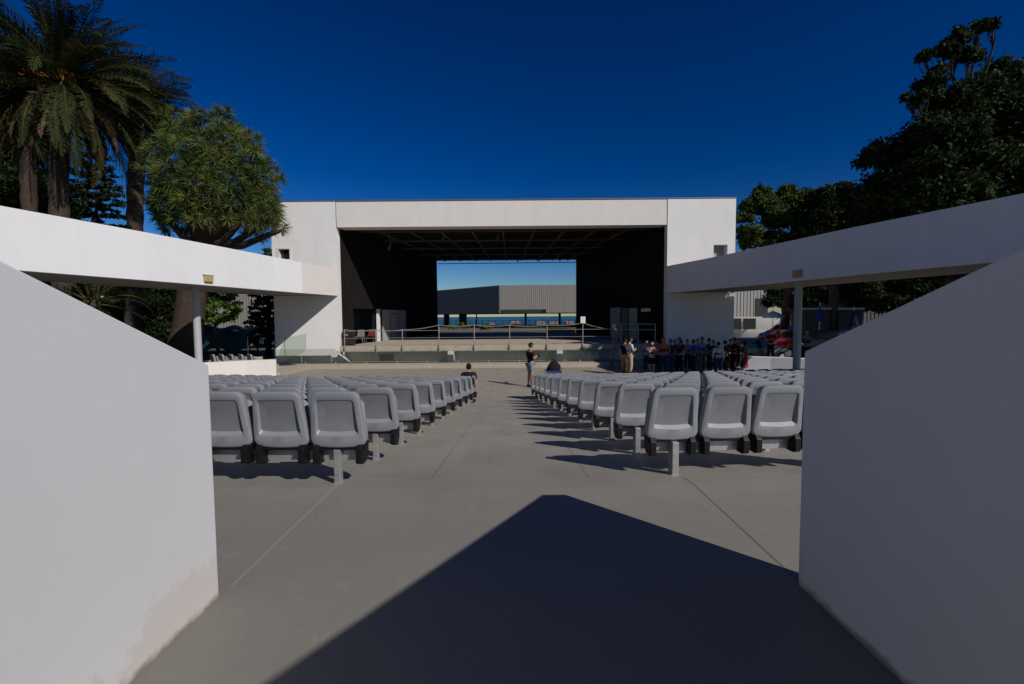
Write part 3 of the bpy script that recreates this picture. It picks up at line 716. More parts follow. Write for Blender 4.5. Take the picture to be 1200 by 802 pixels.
for side, nrow, zz0, x0, dx, lim in ((-1, 10, 4.10, 1.32, .031, 247), (1, 11, 4.36, 1.275, .068, 938)):
    blk = 'left' if side < 0 else 'right'
    for i in range(nrow):
        s_ = zz0+1.05*i; xa = side*(x0-dx*i)
        s_ -= crv(xa)
        nseat = 0; xc = xa+side*PITCHX*.5
        xs_ = []
        while True:
            y = row_y(s_, xc); px = 600+F*(xc-side*.25)/y
            if (side < 0 and px < lim-4) or (side > 0 and px > lim+4): break
            xs_.append(xc); xc += side*PITCHX
        rown = 'the row nearest the camera' if i == 0 else (('the row farthest from the camera') if i == nrow-1 else f'the {ORD[i+1]} nearest row')
        for k, x in enumerate(xs_):
            y = row_y(s_, x); z = fz(x, y)
            if not first_used: o = proto; first_used = True
            else: o = copy_tree(proto)
            o.location = (x, y, z); o.rotation_euler = (random.gauss(0, .012), 0, math.atan(.022*x+.0165)+random.gauss(0, .012))
            pos = 'aisle seat' if k == 0 else f'{ORD[k+1]} from the aisle'
            tag(o, f'grey plastic seat, {pos}, in {rown}, {blk} block', 'seat', f'grey seats in the {blk} block'); n_seats += 1
            if side < 0 and i == nrow-1 and k == 0: SITTER = o
        # the rail the seats of this row are fixed to
        xm, xe = xs_[0]-side*.22, xs_[-1]+side*.3
        ym = row_y(s_, xm); rail = thing('seat_rail', f'galvanised rail on legs carrying the seats of {rown}, {blk} block'.replace('the row ', 'row '), 'seat rail', (xm, ym, fz(xm, ym)), f'seat rails of the {blk} block')
        n = max(3, len(xs_)+1); rings = []
        for k in range(n):
            x = xm+(xe-xm)*k/(n-1); y = row_y(s_, x); z = fz(x, y)
            rings.append([(x, y+.036, z+.205), (x, y+.10, z+.205), (x, y+.10, z+.295), (x, y+.036, z+.295)])
        MB().loops(rings).build('beam', M['galv'], rail)
        for k in range(0, len(xs_), 3):
            x = xs_[k]+side*(.02 if k == 0 else .05); y = row_y(s_, x)-(.06 if side > 0 else .0); z = fz(x, y)
            mb = MB(); mb.box((x-.031, y-.031, z-.03), (x+.031, y+(.031 if side < 0 else .094), z+.322)); mb.box((x-.05, y-.05, z+.001), (x+.05, y+.05, z+.010))
            mb.build('leg', M['galv'], rail, bevel=.008)
print('seats', n_seats)
# sitter's seat: pan folded down
for ch in SITTER.children:
    if ch.name.startswith('seat_pan'):
        ch.rotation_euler = (R(-86), 0, 0); ch.location = (0, -.22, .50)
# dark seats of the left side stand
dk = None
sp = [PY(px, 416.2, 21.6+.12*k) for k, px in enumerate((250.5, 261, 272, 283.5, 294))]
for k, q in enumerate(sp):
    o = copy_tree(proto); o.location = (q.x, q.y, q.z-.815); o.rotation_euler = (0, 0, R(-38))
    tag(o, f'grey seat behind the low cream wall on the left, {("leftmost of five", "second of five from the left", "middle of five", "fourth of five from the left", "rightmost of five")[k]}', 'seat', 'seats of the left side stand')
def side_rail():
    a = sp[0]; b_ = sp[-1]
    t_ = thing('seat_rail', 'metal rail carrying the five seats of the left side stand', 'seat rail', (a.x, a.y, a.z-.815))
    mb = MB(); mb.tube([(a.x-.4, a.y-.1, a.z-.56), (b_.x+.3, b_.y+.1, b_.z-.56)], .04, 4); mb.build('beam', M['galv'], t_)
    for q in (sp[0], sp[2], sp[4]):
        mb = MB(); mb.box((q.x-.03, q.y-.03, -DROP+.18), (q.x+.03, q.y+.03, q.z-.55)); mb.build('leg', M['galv'], t_)
side_rail()
exec_people = True
# ------------------------------------------------------------------ people
DG = None
def skin_mesh(nodes, edges, mi=0):
    """nodes: {name:(pos, r or (rx,ry))}; grows one continuous surface; returns verts, faces"""
    names = list(nodes); idx = {n: i for i, n in enumerate(names)}
    me = bpy.data.meshes.new('tmp'); me.from_pydata([nodes[n][0] for n in names], [(idx[a], idx[b]) for a, b in edges], [])
    o = bpy.data.objects.new('tmp', me); COL.objects.link(o)
    md = o.modifiers.new('skin', 'SKIN'); sv = me.skin_vertices[0].data
    for i, n in enumerate(names):
        r = nodes[n][1]; sv[i].radius = r if isinstance(r, tuple) else (r, r); sv[i].use_root = (i == 0)
    md.use_smooth_shade = True
    sd = o.modifiers.new('sub', 'SUBSURF'); sd.levels = 1
    dg = bpy.context.evaluated_depsgraph_get(); ev = o.evaluated_get(dg); em = ev.to_mesh()
    vs = [v.co.copy() for v in em.vertices]; fs = [tuple(p.vertices) for p in em.polygons]
    ev.to_mesh_clear(); bpy.data.objects.remove(o); bpy.data.meshes.remove(me)
    return vs, fs
SKINS = [(.42, .24, .16), (.33, .18, .11), (.50, .30, .21)]
def person(label, loc, height=1.72, rz=0, arms='down', shirt=(.02, .02, .025), pants=(.03, .04, .07), short=False, sleeve='short', hair=(.015, .01, .008), longhair=False, sit=False, skin=0, look=0., woman=False, dress=None, hold=None, step=.0, group=None):
    P = thing('person', label, 'person', loc, group, 0)
    sw = .165 if woman else .185
    J = {}
    if not sit:
        J['pelvis'] = ((0, 0, .95), (.135, .10)); J['waist'] = ((0, .01, 1.08), (.12 if woman else .135, .09)); J['chest'] = ((0, .0, 1.27), (.145 if woman else .16, .105)); J['upper'] = ((0, -.015, 1.40), (.10, .08)); J['neck'] = ((0, .0, 1.50), .05); J['skull'] = ((0, .02, 1.57), .05)
        for s, n in ((-1, 'L'), (1, 'R')):
            st = step*s
            J['hip'+n] = ((s*.085, 0, .88), .095); J['knee'+n] = ((s*.10, .025+st*.4, .49), .062); J['calf'+n] = ((s*.103, .0+st*.4, .34), .058); J['ank'+n] = ((s*.105, -.02+st*.6, .09), .04); J['toe'+n] = ((s*.12, .13+st*.6, .035), .035)
    else:
        J['pelvis'] = ((0, -.02, .50), (.15, .11)); J['waist'] = ((0, -.04, .64), (.135, .095)); J['chest'] = ((0, -.07, .84), (.165, .105)); J['upper'] = ((0, -.08, .98), (.10, .08)); J['neck'] = ((0, -.06, 1.07), .05); J['skull'] = ((0, -.04, 1.13), .05)
        for s, n in ((-1, 'L'), (1, 'R')):
            J['hip'+n] = ((s*.10, .05, .50), .09); J['knee'+n] = ((s*.13, .42, .50), .065); J['calf'+n] = ((s*.13, .43, .33), .055); J['ank'+n] = ((s*.13, .40, .09), .04); J['toe'+n] = ((s*.14, .55, .035), .035)
    b0 = Vector(J['upper'][0])
    for s, n in ((-1, 'L'), (1, 'R')):
        sh = b0+Vector((s*sw, .0, .005))
        mode = arms if isinstance(arms, str) else arms[0 if s < 0 else 1]
        if mode == 'down': el = sh+Vector((s*.05, -.03, -.28)); wr_ = el+Vector((s*.01, .08, -.24))
        elif mode == 'phone': el = sh+Vector((s*.06, .04, -.27)); wr_ = el+Vector((-s*.16, .21, .06))
        elif mode == 'camera': el = sh+Vector((s*.09, .20, -.14)); wr_ = el+Vector((-s*.16, .10, .20))
        elif mode == 'hip': el = sh+Vector((s*.16, -.06, -.24)); wr_ = el+Vector((-s*.13, .10, -.18))
        else: el = sh+Vector((s*.05, .05, -.27)); wr_ = el+Vector((-s*.26, .16, .05))
        J['sho'+n] = (tuple(sh), .062); J['elb'+n] = (tuple(el), .042); J['wri'+n] = (tuple(wr_), .028)
        d = (wr_-el).normalized(); J['palm'+n] = (tuple(wr_+d*.06), (.036, .024)); J['hand'+n] = (tuple(wr_+d*.10), (.036, .02))
    E = [('pelvis', 'waist'), ('waist', 'chest'), ('chest', 'upper'), ('upper', 'neck'), ('neck', 'skull')]
    for n in 'LR':
        E += [('pelvis', 'hip'+n), ('hip'+n, 'knee'+n), ('knee'+n, 'calf'+n), ('calf'+n, 'ank'+n), ('ank'+n, 'toe'+n), ('upper', 'sho'+n), ('sho'+n, 'elb'+n), ('elb'+n, 'wri'+n), ('wri'+n, 'palm'+n), ('palm'+n, 'hand'+n)]
    k = height/1.72
    T = Matrix.Rotation(rz, 4, 'Z') @ Matrix.Scale(k, 4)
    def put(mb, vs, fs, mi=0): mb.add([Vector(loc)+T @ Vector(v) for v in vs], fs, mi)
    body = MB(); put(body, *skin_mesh(J, E))
    # fingers
    for n, s in (('L', -1), ('R', 1)):
        h = Vector(J['hand'+n][0]); pm = Vector(J['palm'+n][0]); d = (h-pm).normalized(); side = d.cross(Vector((0, 1, .3))).normalized()
        curl = Vector((-s*.5, .5, -.2)).normalized()
        for q in range(4):
            o_ = h+side*(q-1.5)*.018; L_ = (.052, .06, .056, .044)[q]
            tb = MB(); tb.tube([o_-d*.02, o_+d*L_*.5, o_+d*L_*.85+curl*.012, o_+d*L_+curl*.034], [.009, .0085, .008, .006], 6); put(body, tb.v, tb.f)
        o_ = pm-side*.03; tb = MB(); tb.tube([o_+side*.01, o_-side*.012+d*.025, o_-side*.014+d*.05+curl*.01], [.011, .01, .007], 6); put(body, tb.v, tb.f)
    # head with face
    hc = Vector(J['skull'][0])+Vector((0, .015, .075)); rot = Matrix.Rotation(look, 3, 'X')
    hd = MB(); hd.sphere((0, 0, 0), (.076, .096, .115), 16, 12)
    hv = []
    for v in hd.v:
        v = Vector(v)
        if v.z < -.03 and v.y < 0: v.y *= .8
        if v.z < -.05: v.x *= .85
        hv.append(v)
    nose = MB(); nose.prism([(-.014, .086, -.035), (.014, .086, -.035), (.006, .09, .01), (-.006, .09, .01)], [(-.006, .116, -.028), (.006, .116, -.028), (.003, .098, .008), (-.003, .098, .008)])
    ears = MB()
    for s in (-1, 1): ears.sphere((s*.078, -.005, -.008), (.012, .022, .032), 8, 6)
    for q in (hd, nose, ears):
        src = hv if q is hd else q.v
        put(body, [hc+rot @ Vector(v) for v in src], q.f)
    eyes = MB()
    for s in (-1, 1): eyes.sphere((s*.03, .085, .008), (.012, .008, .007), 8, 6)
    eyes.box((-.022, .083, -.062), (.022, .092, -.056))
    put(body, [hc+rot @ Vector(v) for v in eyes.v], eyes.f, 1)
    body.build('body', [skinmat(SKINS[skin]), colmat('eye_dark', (.02, .012, .01))], P, smooth=60)
    # hair
    hr = MB(); hr.sphere((0, 0, 0), (.086, .106, .122), 16, 12)
    keep = [f for f in hr.f if not (sum(hr.v[i][1] for i in f)/len(f) > .045 and sum(hr.v[i][2] for i in f)/len(f) < .058) and sum(hr.v[i][2] for i in f)/len(f) > (-.115 if longhair else -.06) ]
    hb = MB(); put(hb, [hc+rot @ (Vector(v)+Vector((0, -.008, .004))) for v in hr.v], keep)
    if longhair:
        tb = MB(); tb.loops([[(-.075, -.05, .0), (.075, -.05, .0), (.075, -.10, .0), (-.075, -.10, .0)], [(-.085, -.04, -.12), (.085, -.04, -.12), (.085, -.11, -.12), (-.085, -.11, -.12)], [(-.06, -.06, -.26), (.06, -.06, -.26), (.06, -.11, -.26), (-.06, -.11, -.26)]])
        put(hb, [hc+rot @ Vector(v) for v in tb.v], tb.f)
    hb.build('hair', colmat('hair', hair), P, smooth=60)
    # clothes: slightly larger surfaces following the same joints
    def grown(nm, keys, edges, g, over={}):
        JJ = {}
        for q in keys:
            p, r = over.get(q, J.get(q)); r = r if isinstance(r, tuple) else (r, r)
            JJ[q] = (p, (r[0]+g, r[1]+g))
        vs, fs = skin_mesh(JJ, edges); mb_ = MB(); put(mb_, vs, fs); return mb_
    def lerp(a, b_, t_): return tuple(Vector(J[a][0]).lerp(Vector(J[b_][0]), t_))
    ov = {}
    for n in 'LR':
        ov['sl'+n] = (lerp('sho'+n, 'elb'+n, .75), .056) if sleeve == 'short' else (lerp('elb'+n, 'wri'+n, .92), .036)
        ov['up'+n] = (lerp('sho'+n, 'elb'+n, .4), .058)
        ov['hem'+n] = (lerp('hip'+n, 'knee'+n, .80 if short else .5), .074) 
        ov['cuff'+n] = (lerp('calf'+n, 'ank'+n, .85), .056)
        ov['kn'+n] = (J['knee'+n][0], .068)
    ov['base'] = (lerp('pelvis', 'waist', -.25 if not sit else .2), (.15, .115))
    ov['col'] = (lerp('upper', 'neck', .72), .072); ov['upper'] = (J['upper'][0], (.155, .13) if sit else (.118, .098))
    if sit: ov['chest'] = (J['chest'][0], (.185, .14))
    kk = ['chest', 'waist', 'base', 'upper', 'col']; ee = [('chest', 'waist'), ('waist', 'base'), ('chest', 'upper'), ('upper', 'col')]
    for n in 'LR':
        if sleeve == 'short': kk += ['sho'+n, 'up'+n, 'sl'+n]; ee += [('upper', 'sho'+n), ('sho'+n, 'up'+n), ('up'+n, 'sl'+n)]
        else: kk += ['sho'+n, 'elb'+n, 'sl'+n]; ee += [('upper', 'sho'+n), ('sho'+n, 'elb'+n), ('elb'+n, 'sl'+n)]
    grown('shirt', kk, ee, .011, ov).build('shirt', colmat('shirt_cloth', shirt), P, smooth=60)
    if dress is None:
        kk = ['pelvis', 'hipL', 'hipR']; ee = [('pelvis', 'hipL'), ('pelvis', 'hipR')]
        for n in 'LR':
            if short: kk += ['hem'+n]; ee += [('hip'+n, 'hem'+n)]
            else: kk += ['kn'+n, 'cuff'+n]; ee += [('hip'+n, 'kn'+n), ('kn'+n, 'cuff'+n)]
        grown('trousers', kk, ee, .014, ov).build('shorts' if short else 'trousers', colmat('trouser_cloth', pants), P, smooth=60)
    else:
        sk = MB(); rings = []
        for z, r in ((1.06, .14), (.92, .18), (.75, .20), (.55, .225), (.42, .235)):
            rings.append([(math.cos(2*math.pi*q/16)*r, math.sin(2*math.pi*q/16)*r*.75, z+(.01*(q % 2))) for q in range(16)])
        sk.loops(rings, cap0=True, cap1=True); mb_ = MB(); put(mb_, sk.v, sk.f); mb_.build('skirt', colmat('skirt_cloth', dress), P, smooth=60)
    for n in 'LR':
        a = Vector(J['ank'+n][0]); t_ = Vector(J['toe'+n][0]); ft = t_-a; ft.z = 0; ft.normalize(); sd = Vector((ft.y, -ft.x, 0))
        base = Vector((a.x, a.y, 0))
        rings = []
        for q, wd, hh in ((-.075, .030, .055), (-.05, .042, .085), (.02, .045, .095), (.09, .05, .065), (.15, .045, .05), (.185, .025, .03)):
            c_ = base+ft*q; rings.append([c_-sd*wd, c_+sd*wd, c_+sd*wd*.8+Vector((0, 0, hh)), c_-sd*wd*.8+Vector((0, 0, hh))])
        tb = MB(); tb.loops(rings); mb_ = MB(); put(mb_, tb.v, tb.f); mb_.build('shoe', colmat('shoe', (.02, .02, .02)), P, smooth=50)
    hp = (Vector(J['handL'][0])+Vector(J['handR'][0]))/2
    return P, Vector(loc)+T @ hp, Vector(loc)+T @ Vector(J['handR'][0])
def held(name, label, cat, p, rz, kind):
    t_ = thing(name, label, cat, p, None, 0); M4 = Matrix.Translation(p) @ Matrix.Rotation(rz, 4, 'Z')
    if kind == 'camera':
        mb = MB(); mb.box((-.07, -.035, -.045), (.07, .035, .045), 0, M4); mb.box((-.03, -.03, .045), (.03, .03, .07), 0, M4); mb.build('body', M['blackpl'], t_, bevel=.006)
        mb = MB(); mb.tube([M4 @ Vector((0, .03, 0)), M4 @ Vector((0, .11, -.005))], [.035, .04], 12); mb.build('lens', M['blackpl'], t_, smooth=40)
    else:
        mb = MB(); mb.box((-.037, -.005, -.075), (.037, .005, .075), 0, M4 @ Matrix.Rotation(R(-40), 4, 'X')); mb.build('casing', M['blackpl'], t_, bevel=.004)
        mb = MB(); mb.box((-.033, -.0075, -.068), (.033, -.0055, .068), 0, M4 @ Matrix.Rotation(R(-40), 4, 'X')); mb.build('screen', M['carglass'], t_)
    return t_
GP = 'visitors gathered right of the stage'
def at(px, Y): x = X_(px, Y); return (x, Y, fz(x, Y))
def hgt(px, py, Y): return max(1.55, min(1.9, PY(px, py, Y).z - fz(X_(px, Y), Y)))
q = at(621, 17.8)
_, hp, hr_ = person('man in black T-shirt and denim shorts standing in the aisle looking at a camera', q, 1.71, R(-60), 'phone', (.012, .011, .013), (.17, .24, .29), True, look=R(-22), skin=0)
held('camera', 'black camera in the hands of the man in denim shorts', 'camera', hp+Vector((.04, .03, .0)), R(-60), 'camera')
x, y, z = SITTER.location
person('dark haired person in dark T-shirt sitting in the last left aisle seat', (x, y+.06, z-.02), 1.62, R(2), 'down', (.02, .014, .022), (.03, .03, .04), sit=True, look=R(8))
folk = [
 (732.5, 397.5, 21.4, -50, 'down', dict(shirt=(.012, .013, .014), pants=(.36, .22, .10)), 'person in black top and tan trousers standing behind the man in pale shirt'),
 (738, 396.5, 20.9, -70, ('phone', 'phone'), dict(shirt=(.50, .53, .60), pants=(.46, .33, .20)), 'man in pale grey shirt and beige trousers at the left of the crowd'),
 (758.5, 399.5, 21.6, 150, 'hip', dict(shirt=(.30, .38, .52), pants=(.04, .05, .03)), 'person in slate blue shirt behind the person in pink top'),
 (764.5, 401, 20.6, 160, 'camera', dict(shirt=(.60, .36, .27), pants=(.015, .015, .018), short=True, woman=True, skin=2), 'person in pale pink top and black shorts raising a camera, bare legs'),
 (771.5, 398.5, 21.8, 20, 'cross', dict(shirt=(.40, .43, .52), pants=(.03, .03, .05)), 'person in blue grey shirt between the pink and orange tops'),
 (777.5, 396.5, 20.7, 175, 'hip', dict(shirt=(.55, .15, .06), pants=(.04, .045, .06), longhair=True, woman=True, hair=(.10, .03, .015)), 'woman with reddish hair in orange top'),
 (786, 398.5, 21.5, 200, 'down', dict(shirt=(.03, .06, .13), pants=(.05, .11, .24)), 'person in navy top and bright blue jeans right of the orange top'),
 (797, 396.5, 21.0, 120, 'down', dict(shirt=(.06, .05, .06), pants=(.015, .015, .02), longhair=True), 'person with long dark hair in dark grey top, tallest near the middle'),
 (806, 401, 22.4, 150, 'cross', dict(shirt=(.34, .33, .33), pants=(.03, .03, .04)), 'shaded person in grey top behind the middle of the crowd'),
 (813.5, 399, 21.2, 100, 'phone', dict(shirt=(.05, .12, .45), pants=(.02, .03, .06)), 'person in vivid blue shirt with both hands raised in front'),
 (823, 396, 21.8, 200, 'down', dict(shirt=(.18, .34, .50), pants=(.16, .17, .18)), 'person in teal blue shirt and grey trousers'),
 (831, 397.5, 22.3, 240, 'hip', dict(shirt=(.03, .05, .09), pants=(.02, .02, .03)), 'person in dark navy clothes behind the white shirt'),
 (842.5, 402.5, 20.2, -20, 'down', dict(shirt=(.78, .73, .66), pants=(.05, .06, .09), sleeve='long', hair=(.05, .02, .01)), 'person in bright white long sleeved shirt seen from behind'),
 (851, 400, 21.2, 60, 'down', dict(shirt=(.02, .02, .022), pants=(.02, .02, .02)), 'person in black clothes right of the white shirt'),
 (769, 402.5, 22.6, 170, 'down', dict(shirt=(.03, .03, .035), pants=(.02, .02, .025)), 'short person in charcoal top half hidden behind the pink and orange tops'),
 (791, 401.5, 22.4, 190, 'phone', dict(shirt=(.10, .03, .04), pants=(.02, .02, .03)), 'person in maroon top between the navy top and the dark grey top'),
 (818, 402, 22.9, 165, 'hip', dict(shirt=(.50, .49, .50), pants=(.03, .03, .035)), 'person in pale grey top behind the vivid blue shirt'),
 (836.5, 399.5, 21.4, 150, 'cross', dict(shirt=(.02, .03, .03), pants=(.02, .02, .02)), 'person in near black clothes just left of the white shirt'),
 (856.5, 402.5, 22.5, 200, 'down', dict(shirt=(.06, .02, .02), pants=(.02, .02, .025)), 'person in brown red top behind the two people in black'),
 (867.5, 400.5, 22.2, 120, 'down', dict(shirt=(.04, .05, .05), pants=(.02, .02, .02), longhair=True), 'person in dark green grey top behind the crimson skirt'),
 (861.5, 396.5, 21.6, 80, 'cross', dict(shirt=(.015, .014, .016), pants=(.015, .015, .02)), 'tall person in black clothes near the low white wall'),
 (873.5, 404, 20.8, 40, 'down', dict(shirt=(.05, .045, .05), pants=(.02, .02, .02), dress=(.22, .02, .035), woman=True, longhair=True), 'woman in dark top and crimson skirt at the right end of the crowd'),
]
folk += [
 (893, 391, 26.9, 200, 'cross', dict(shirt=(.20, .015, .02), pants=(.02, .02, .025)), 'person in dark red top behind the right low wall'),
 (904, 380, 26.4, 170, 'phone', dict(shirt=(.24, .02, .02), pants=(.05, .02, .02), skin=2), 'person in red top under the light blue parasol'),
 (946, 387, 24.5, 160, 'down', dict(shirt=(.10, .11, .12), pants=(.03, .03, .035)), 'person in grey top right of the right walkway column'),
]
for px, py, Y, rzd, arms, kw, lab in folk:
    q = at(px, Y)
    _, hp, hr_ = person(lab, q, hgt(px, py, Y), R(rzd), arms, group=GP, skin=kw.pop('skin', random.choice([0, 0, 1, 2])), **kw)
    if 'raising a camera' in lab: held('camera', 'small camera held up by the person in pale pink top', 'camera', hp, R(rzd), 'camera')
# flight case with a bag on it, tripod stand
q = at(648.5, 18.6); c = crate('flight_case', 'blue and silver flight case with white label standing on the forecourt', 'case', q, .66, .5, .56, colmat('case_blue', (.03, .045, .20), .4), M['chrome'])
x, y, z = q
mb = MB(); mb.box((x-.2, y-.262, z+.12), (x+.2, y-.252, z+.34)); mb.build('label', M['signwhite'], c)
mb = MB()
for sx_ in (-1, 1): mb.box((x+sx_*.325-.02, y-.265, z), (x+sx_*.325+.02, y-.24, z+.55))
mb.box((x-.3, y-.268, z+.425), (x+.3, y-.256, z+.465)); mb.build('edge_trim', M['galv'], c)
t_ = thing('equipment_bag', 'black bag slumped on top of the blue flight case', 'bag', (x-.02, y, z+.56))
mb = MB(); rings = []
for k, (hw, hd, zz) in enumerate(((.26, .18, 0), (.29, .2, .08), (.24, .17, .2), (.16, .12, .3), (.07, .06, .37))):
    rings.append([(x-.02+.03*k*.5+math.cos(a)*hw*(1+.08*math.sin(3*a+k)), y+math.sin(a)*hd, z+.565+zz+.02*math.sin(2*a+k)) for a in [2*math.pi*j/14 for j in range(14)]])
mb.loops(rings); mb.build('bag_body', colmat('bag_cloth', (.012, .012, .013)), t_, smooth=70)
mb = MB(); mb.tube([(x-.18, y, z+.75), (x-.12, y-.04, z+.98), (x, y-.05, z+1.02), (x+.1, y, z+.85)], .014, 6); mb.build('strap', M['blackpl'], t_)
q = at(718.5, 21.8); x, y, z = q
t_ = thing('tripod_stand', 'black tripod stand left of the crowd', 'stand', q)
mb = MB(); mb.tube([(x, y, z+.12), (x, y, z+1.2)], .03, 8); mb.tube([(x, y, z+1.2), (x, y, z+2.2)], .02, 8); mb.build('pole', M['darkmetal'], t_)
for k in range(3):
    a = R(90+120*k+25); mb = MB(); mb.tube([(x, y, z+.75), (x+math.cos(a)*.5, y+math.sin(a)*.5, z+.02)], .018, 6); mb.tube([(x, y, z+.3), (x+math.cos(a)*.3, y+math.sin(a)*.3, z+.30)], .01, 5); mb.build('leg', M['darkmetal'], t_)
mb = MB(); mb.box((x-.1, y-.12, z+2.15), (x+.1, y+.08, z+2.38)); mb.build('lamp_head', M['darkmetal'], t_, bevel=.02)
# folding chairs, a crate of props stage left
for k, (px, Y, col_, lab) in enumerate(((421, 28.4, (.2, .19, .175), 'pale plastic chair on the stage beside the dark doorway'), (434, 29.6, (.15, .035, .025), 'red plastic chair on the stage beside the pale door jamb'))):
    x = X_(px, Y); t_ = thing('plastic_chair', lab, 'chair', (x, Y, zs)); mm = colmat('chair_plastic', col_, .5)
    mb = MB(); mb.box((x-.24, Y-.22, zs+.42), (x+.24, Y+.22, zs+.46)); mb.build('seat', mm, t_, bevel=.01)
    mb = MB(); mb.prism([(x-.24, Y+.19, zs+.46), (x+.24, Y+.19, zs+.46), (x+.24, Y+.22, zs+.46), (x-.24, Y+.22, zs+.46)], [(x-.2, Y+.29, zs+.86), (x+.2, Y+.29, zs+.86), (x+.2, Y+.32, zs+.86), (x-.2, Y+.32, zs+.86)]); mb.build('backrest', mm, t_, bevel=.008)
    for sx_ in (-1, 1):
        for sy_ in (-1, 1):
            mb = MB(); mb.tube([(x+sx_*.2, Y+sy_*.18, zs+.42), (x+sx_*.24, Y+sy_*.22, zs)], .02, 6); mb.build('leg', mm, t_)
# ------------------------------------------------------------------ far buildings
def corr(mb, a, b_, z0, z1, pitch=.30, amp=.03):
    a = Vector((*a, 0)); b_ = Vector((*b_, 0)); d = b_-a; n = int(d.length/pitch); d.normalize(); nn = Vector((d.y, -d.x, 0))
    pts = []
    for k in range(n):
        for f, h in ((0, 0), (.42, 0), (.5, amp), (.92, amp)):
            pts.append(a+d*((k+f)*pitch)+nn*h)
    pts.append(b_)
    vs = [p+Vector((0, 0, z0)) for p in pts]+[p+Vector((0, 0, z1)) for p in pts]; m_ = len(pts)
    mb.add(vs, [(i, i+1, m_+i+1, m_+i) for i in range(m_-1)])
cx, cy = X_(585.5, 70), 70.
H = thing('raised_pavilion', 'grey ribbed metal building raised on columns, seen through the stage', 'building', (cx+5, cy+6, -.32))
hz1 = PY(585.5, 334.5, 70).z; hz0 = PY(585.5, 367.3, 70).z
lx, ly = X_(513.5, 82), 82.; ex, ey = 26., 70.
lx2, ly2 = lx-14, 82+15.
mb = MB(); corr(mb, (lx2, ly2), (cx, cy), hz0, hz1); mb.build('side_cladding', M['ribbed'], H)
mb = MB(); corr(mb, (cx, cy), (ex, ey), hz0+.02, hz1); mb.build('front_cladding', M['ribbed'], H)
mb = MB(); pts = [(lx2+.1, ly2+.1), (cx, cy+.12), (ex, ey+.12), (ex, ey+24), (lx2+8, ly2+16)]
mb.prism([(x, y, hz0+.03) for x, y in pts], [(x, y, hz0+.3) for x, y in pts]); mb.build('floor_slab', M['darkmetal'], H)
mb = MB(); mb.prism([(x, y, hz1-.2) for x, y in pts], [(x, y, hz1+.0) for x, y in pts]); mb.build('roof', M['darkmetal'], H)
mb = MB(); mb.box((cx+.3, cy-.16, hz0-.02), (X_(640, 70), cy-.06, hz0+.55)); mb.build('dark_recess_strip', M['carglass'], H)  # dark strip laid on the cladding in place of the recess's shade
for px, wd, Y in ((523, 6, 84), (542, 8.5, 80), (558.5, 1.3, 78), (616, 2.6, 73), (656, 2.6, 92)):
    x = X_(px, Y); h = wd/2*Y/F; mb = MB(); mb.box((x-h, Y, -.34), (x+h, Y+2*h, hz0+.03)); mb.build('column', M['darkmetal'], H)
def hall(label, x0, x1, Y, ztop, zbase, mm, door=None, name='ribbed_hall'):
    t_ = thing(name, label, 'building', ((x0+x1)/2, Y, zbase))
    mb = MB(); corr(mb, (x0, Y), (x1, Y), zbase, ztop, .4, .06); corr(mb, (x1, Y), (x1, Y+12), zbase, ztop, .4, .06); corr(mb, (x0, Y+12), (x0, Y), zbase, ztop, .4, .06); mb.build('cladding', mm, t_)
    mb = MB(); mb.prism([(x0-.2, Y-.2, ztop), (x1+.2, Y-.2, ztop), (x1+.2, Y+12, ztop), (x0-.2, Y+12, ztop)], [(x0-.2, Y-.2, ztop+.15), (x1+.2, Y-.2, ztop+.15), (x1+.2, Y+12, ztop+.8), (x0-.2, Y+12, ztop+.8)]); mb.build('roof', M['darkmetal'], t_)
    if door:
        mb = MB(); mb.box((door[0], Y-.12, zbase), (door[1], Y-.07, door[2])); mb.build('door', M['darkmetal'], t_)
    return t_
hall('tall grey ribbed shed behind the bushes left of the stage', X_(205, 62), X_(330, 62), 62, PY(290, 343, 62).z, -1.36, M['ribbed'], (X_(300, 62), X_(306, 62), PY(303, 365, 62).z))
hall('pale ribbed metal shed with a dark doorway right of the stage', X_(850, 55), X_(899, 55), 55, PY(870, 338, 55).z, -1.36, M['ribbed_lt'], (X_(884.5, 55), X_(899, 55), PY(890, 350, 55).z))
hall('grey ribbed shed glimpsed through the branches at far right', X_(1005, 48), X_(1120, 48), 48, PY(1040, 332, 48).z, -1.36, M['ribbed_dk'])
# small houses and a wall along the shore
for k, (px, Y, wpx, tpy, mm, lab) in enumerate(((575, 170, 9, 380, 'tan', 'small sandy shore hut under the raised pavilion, left'), (604, 150, 11, 378.5, 'tan', 'tan shore house left of the thin pavilion column'), (634, 190, 10, 378, 'signwhite', 'tiny white shore house right of the pavilion column'),
        (650, 165, 13, 379, 'tan', 'long tan shore building near the right stage wall'), (668, 150, 9, 378.5, 'ochre', 'reddish shore hut beside the right stage wall'))):
    x = X_(px, Y); hw = wpx/2*Y/F; zb_ = tz(x, Y)-.1; z1 = PY(px, tpy+1.2, Y).z
    t_ = thing('shore_house', lab, 'house', (x, Y, zb_), 'houses along the shore')
    mb = MB(); mb.box((x-hw, Y, zb_), (x+hw, Y+5, z1)); mb.build('wall', M[mm], t_)
    mb = MB(); mb.prism([(x-hw-.2, Y-.3, z1), (x+hw+.2, Y-.3, z1), (x+hw+.2, Y+5.3, z1), (x-hw-.2, Y+5.3, z1)], [(x-hw*.8, Y+2.4, z1+.9), (x+hw*.8, Y+2.4, z1+.9), (x+hw*.8, Y+2.6, z1+.9), (x-hw*.8, Y+2.6, z1+.9)]); mb.build('roof', M['ochre'], t_)
    mb = MB(); mb.box((x-.9, Y-.05, z1-1.4), (x-.1, Y-.01, z1-.4)); mb.build('window', M['carglass'], t_)
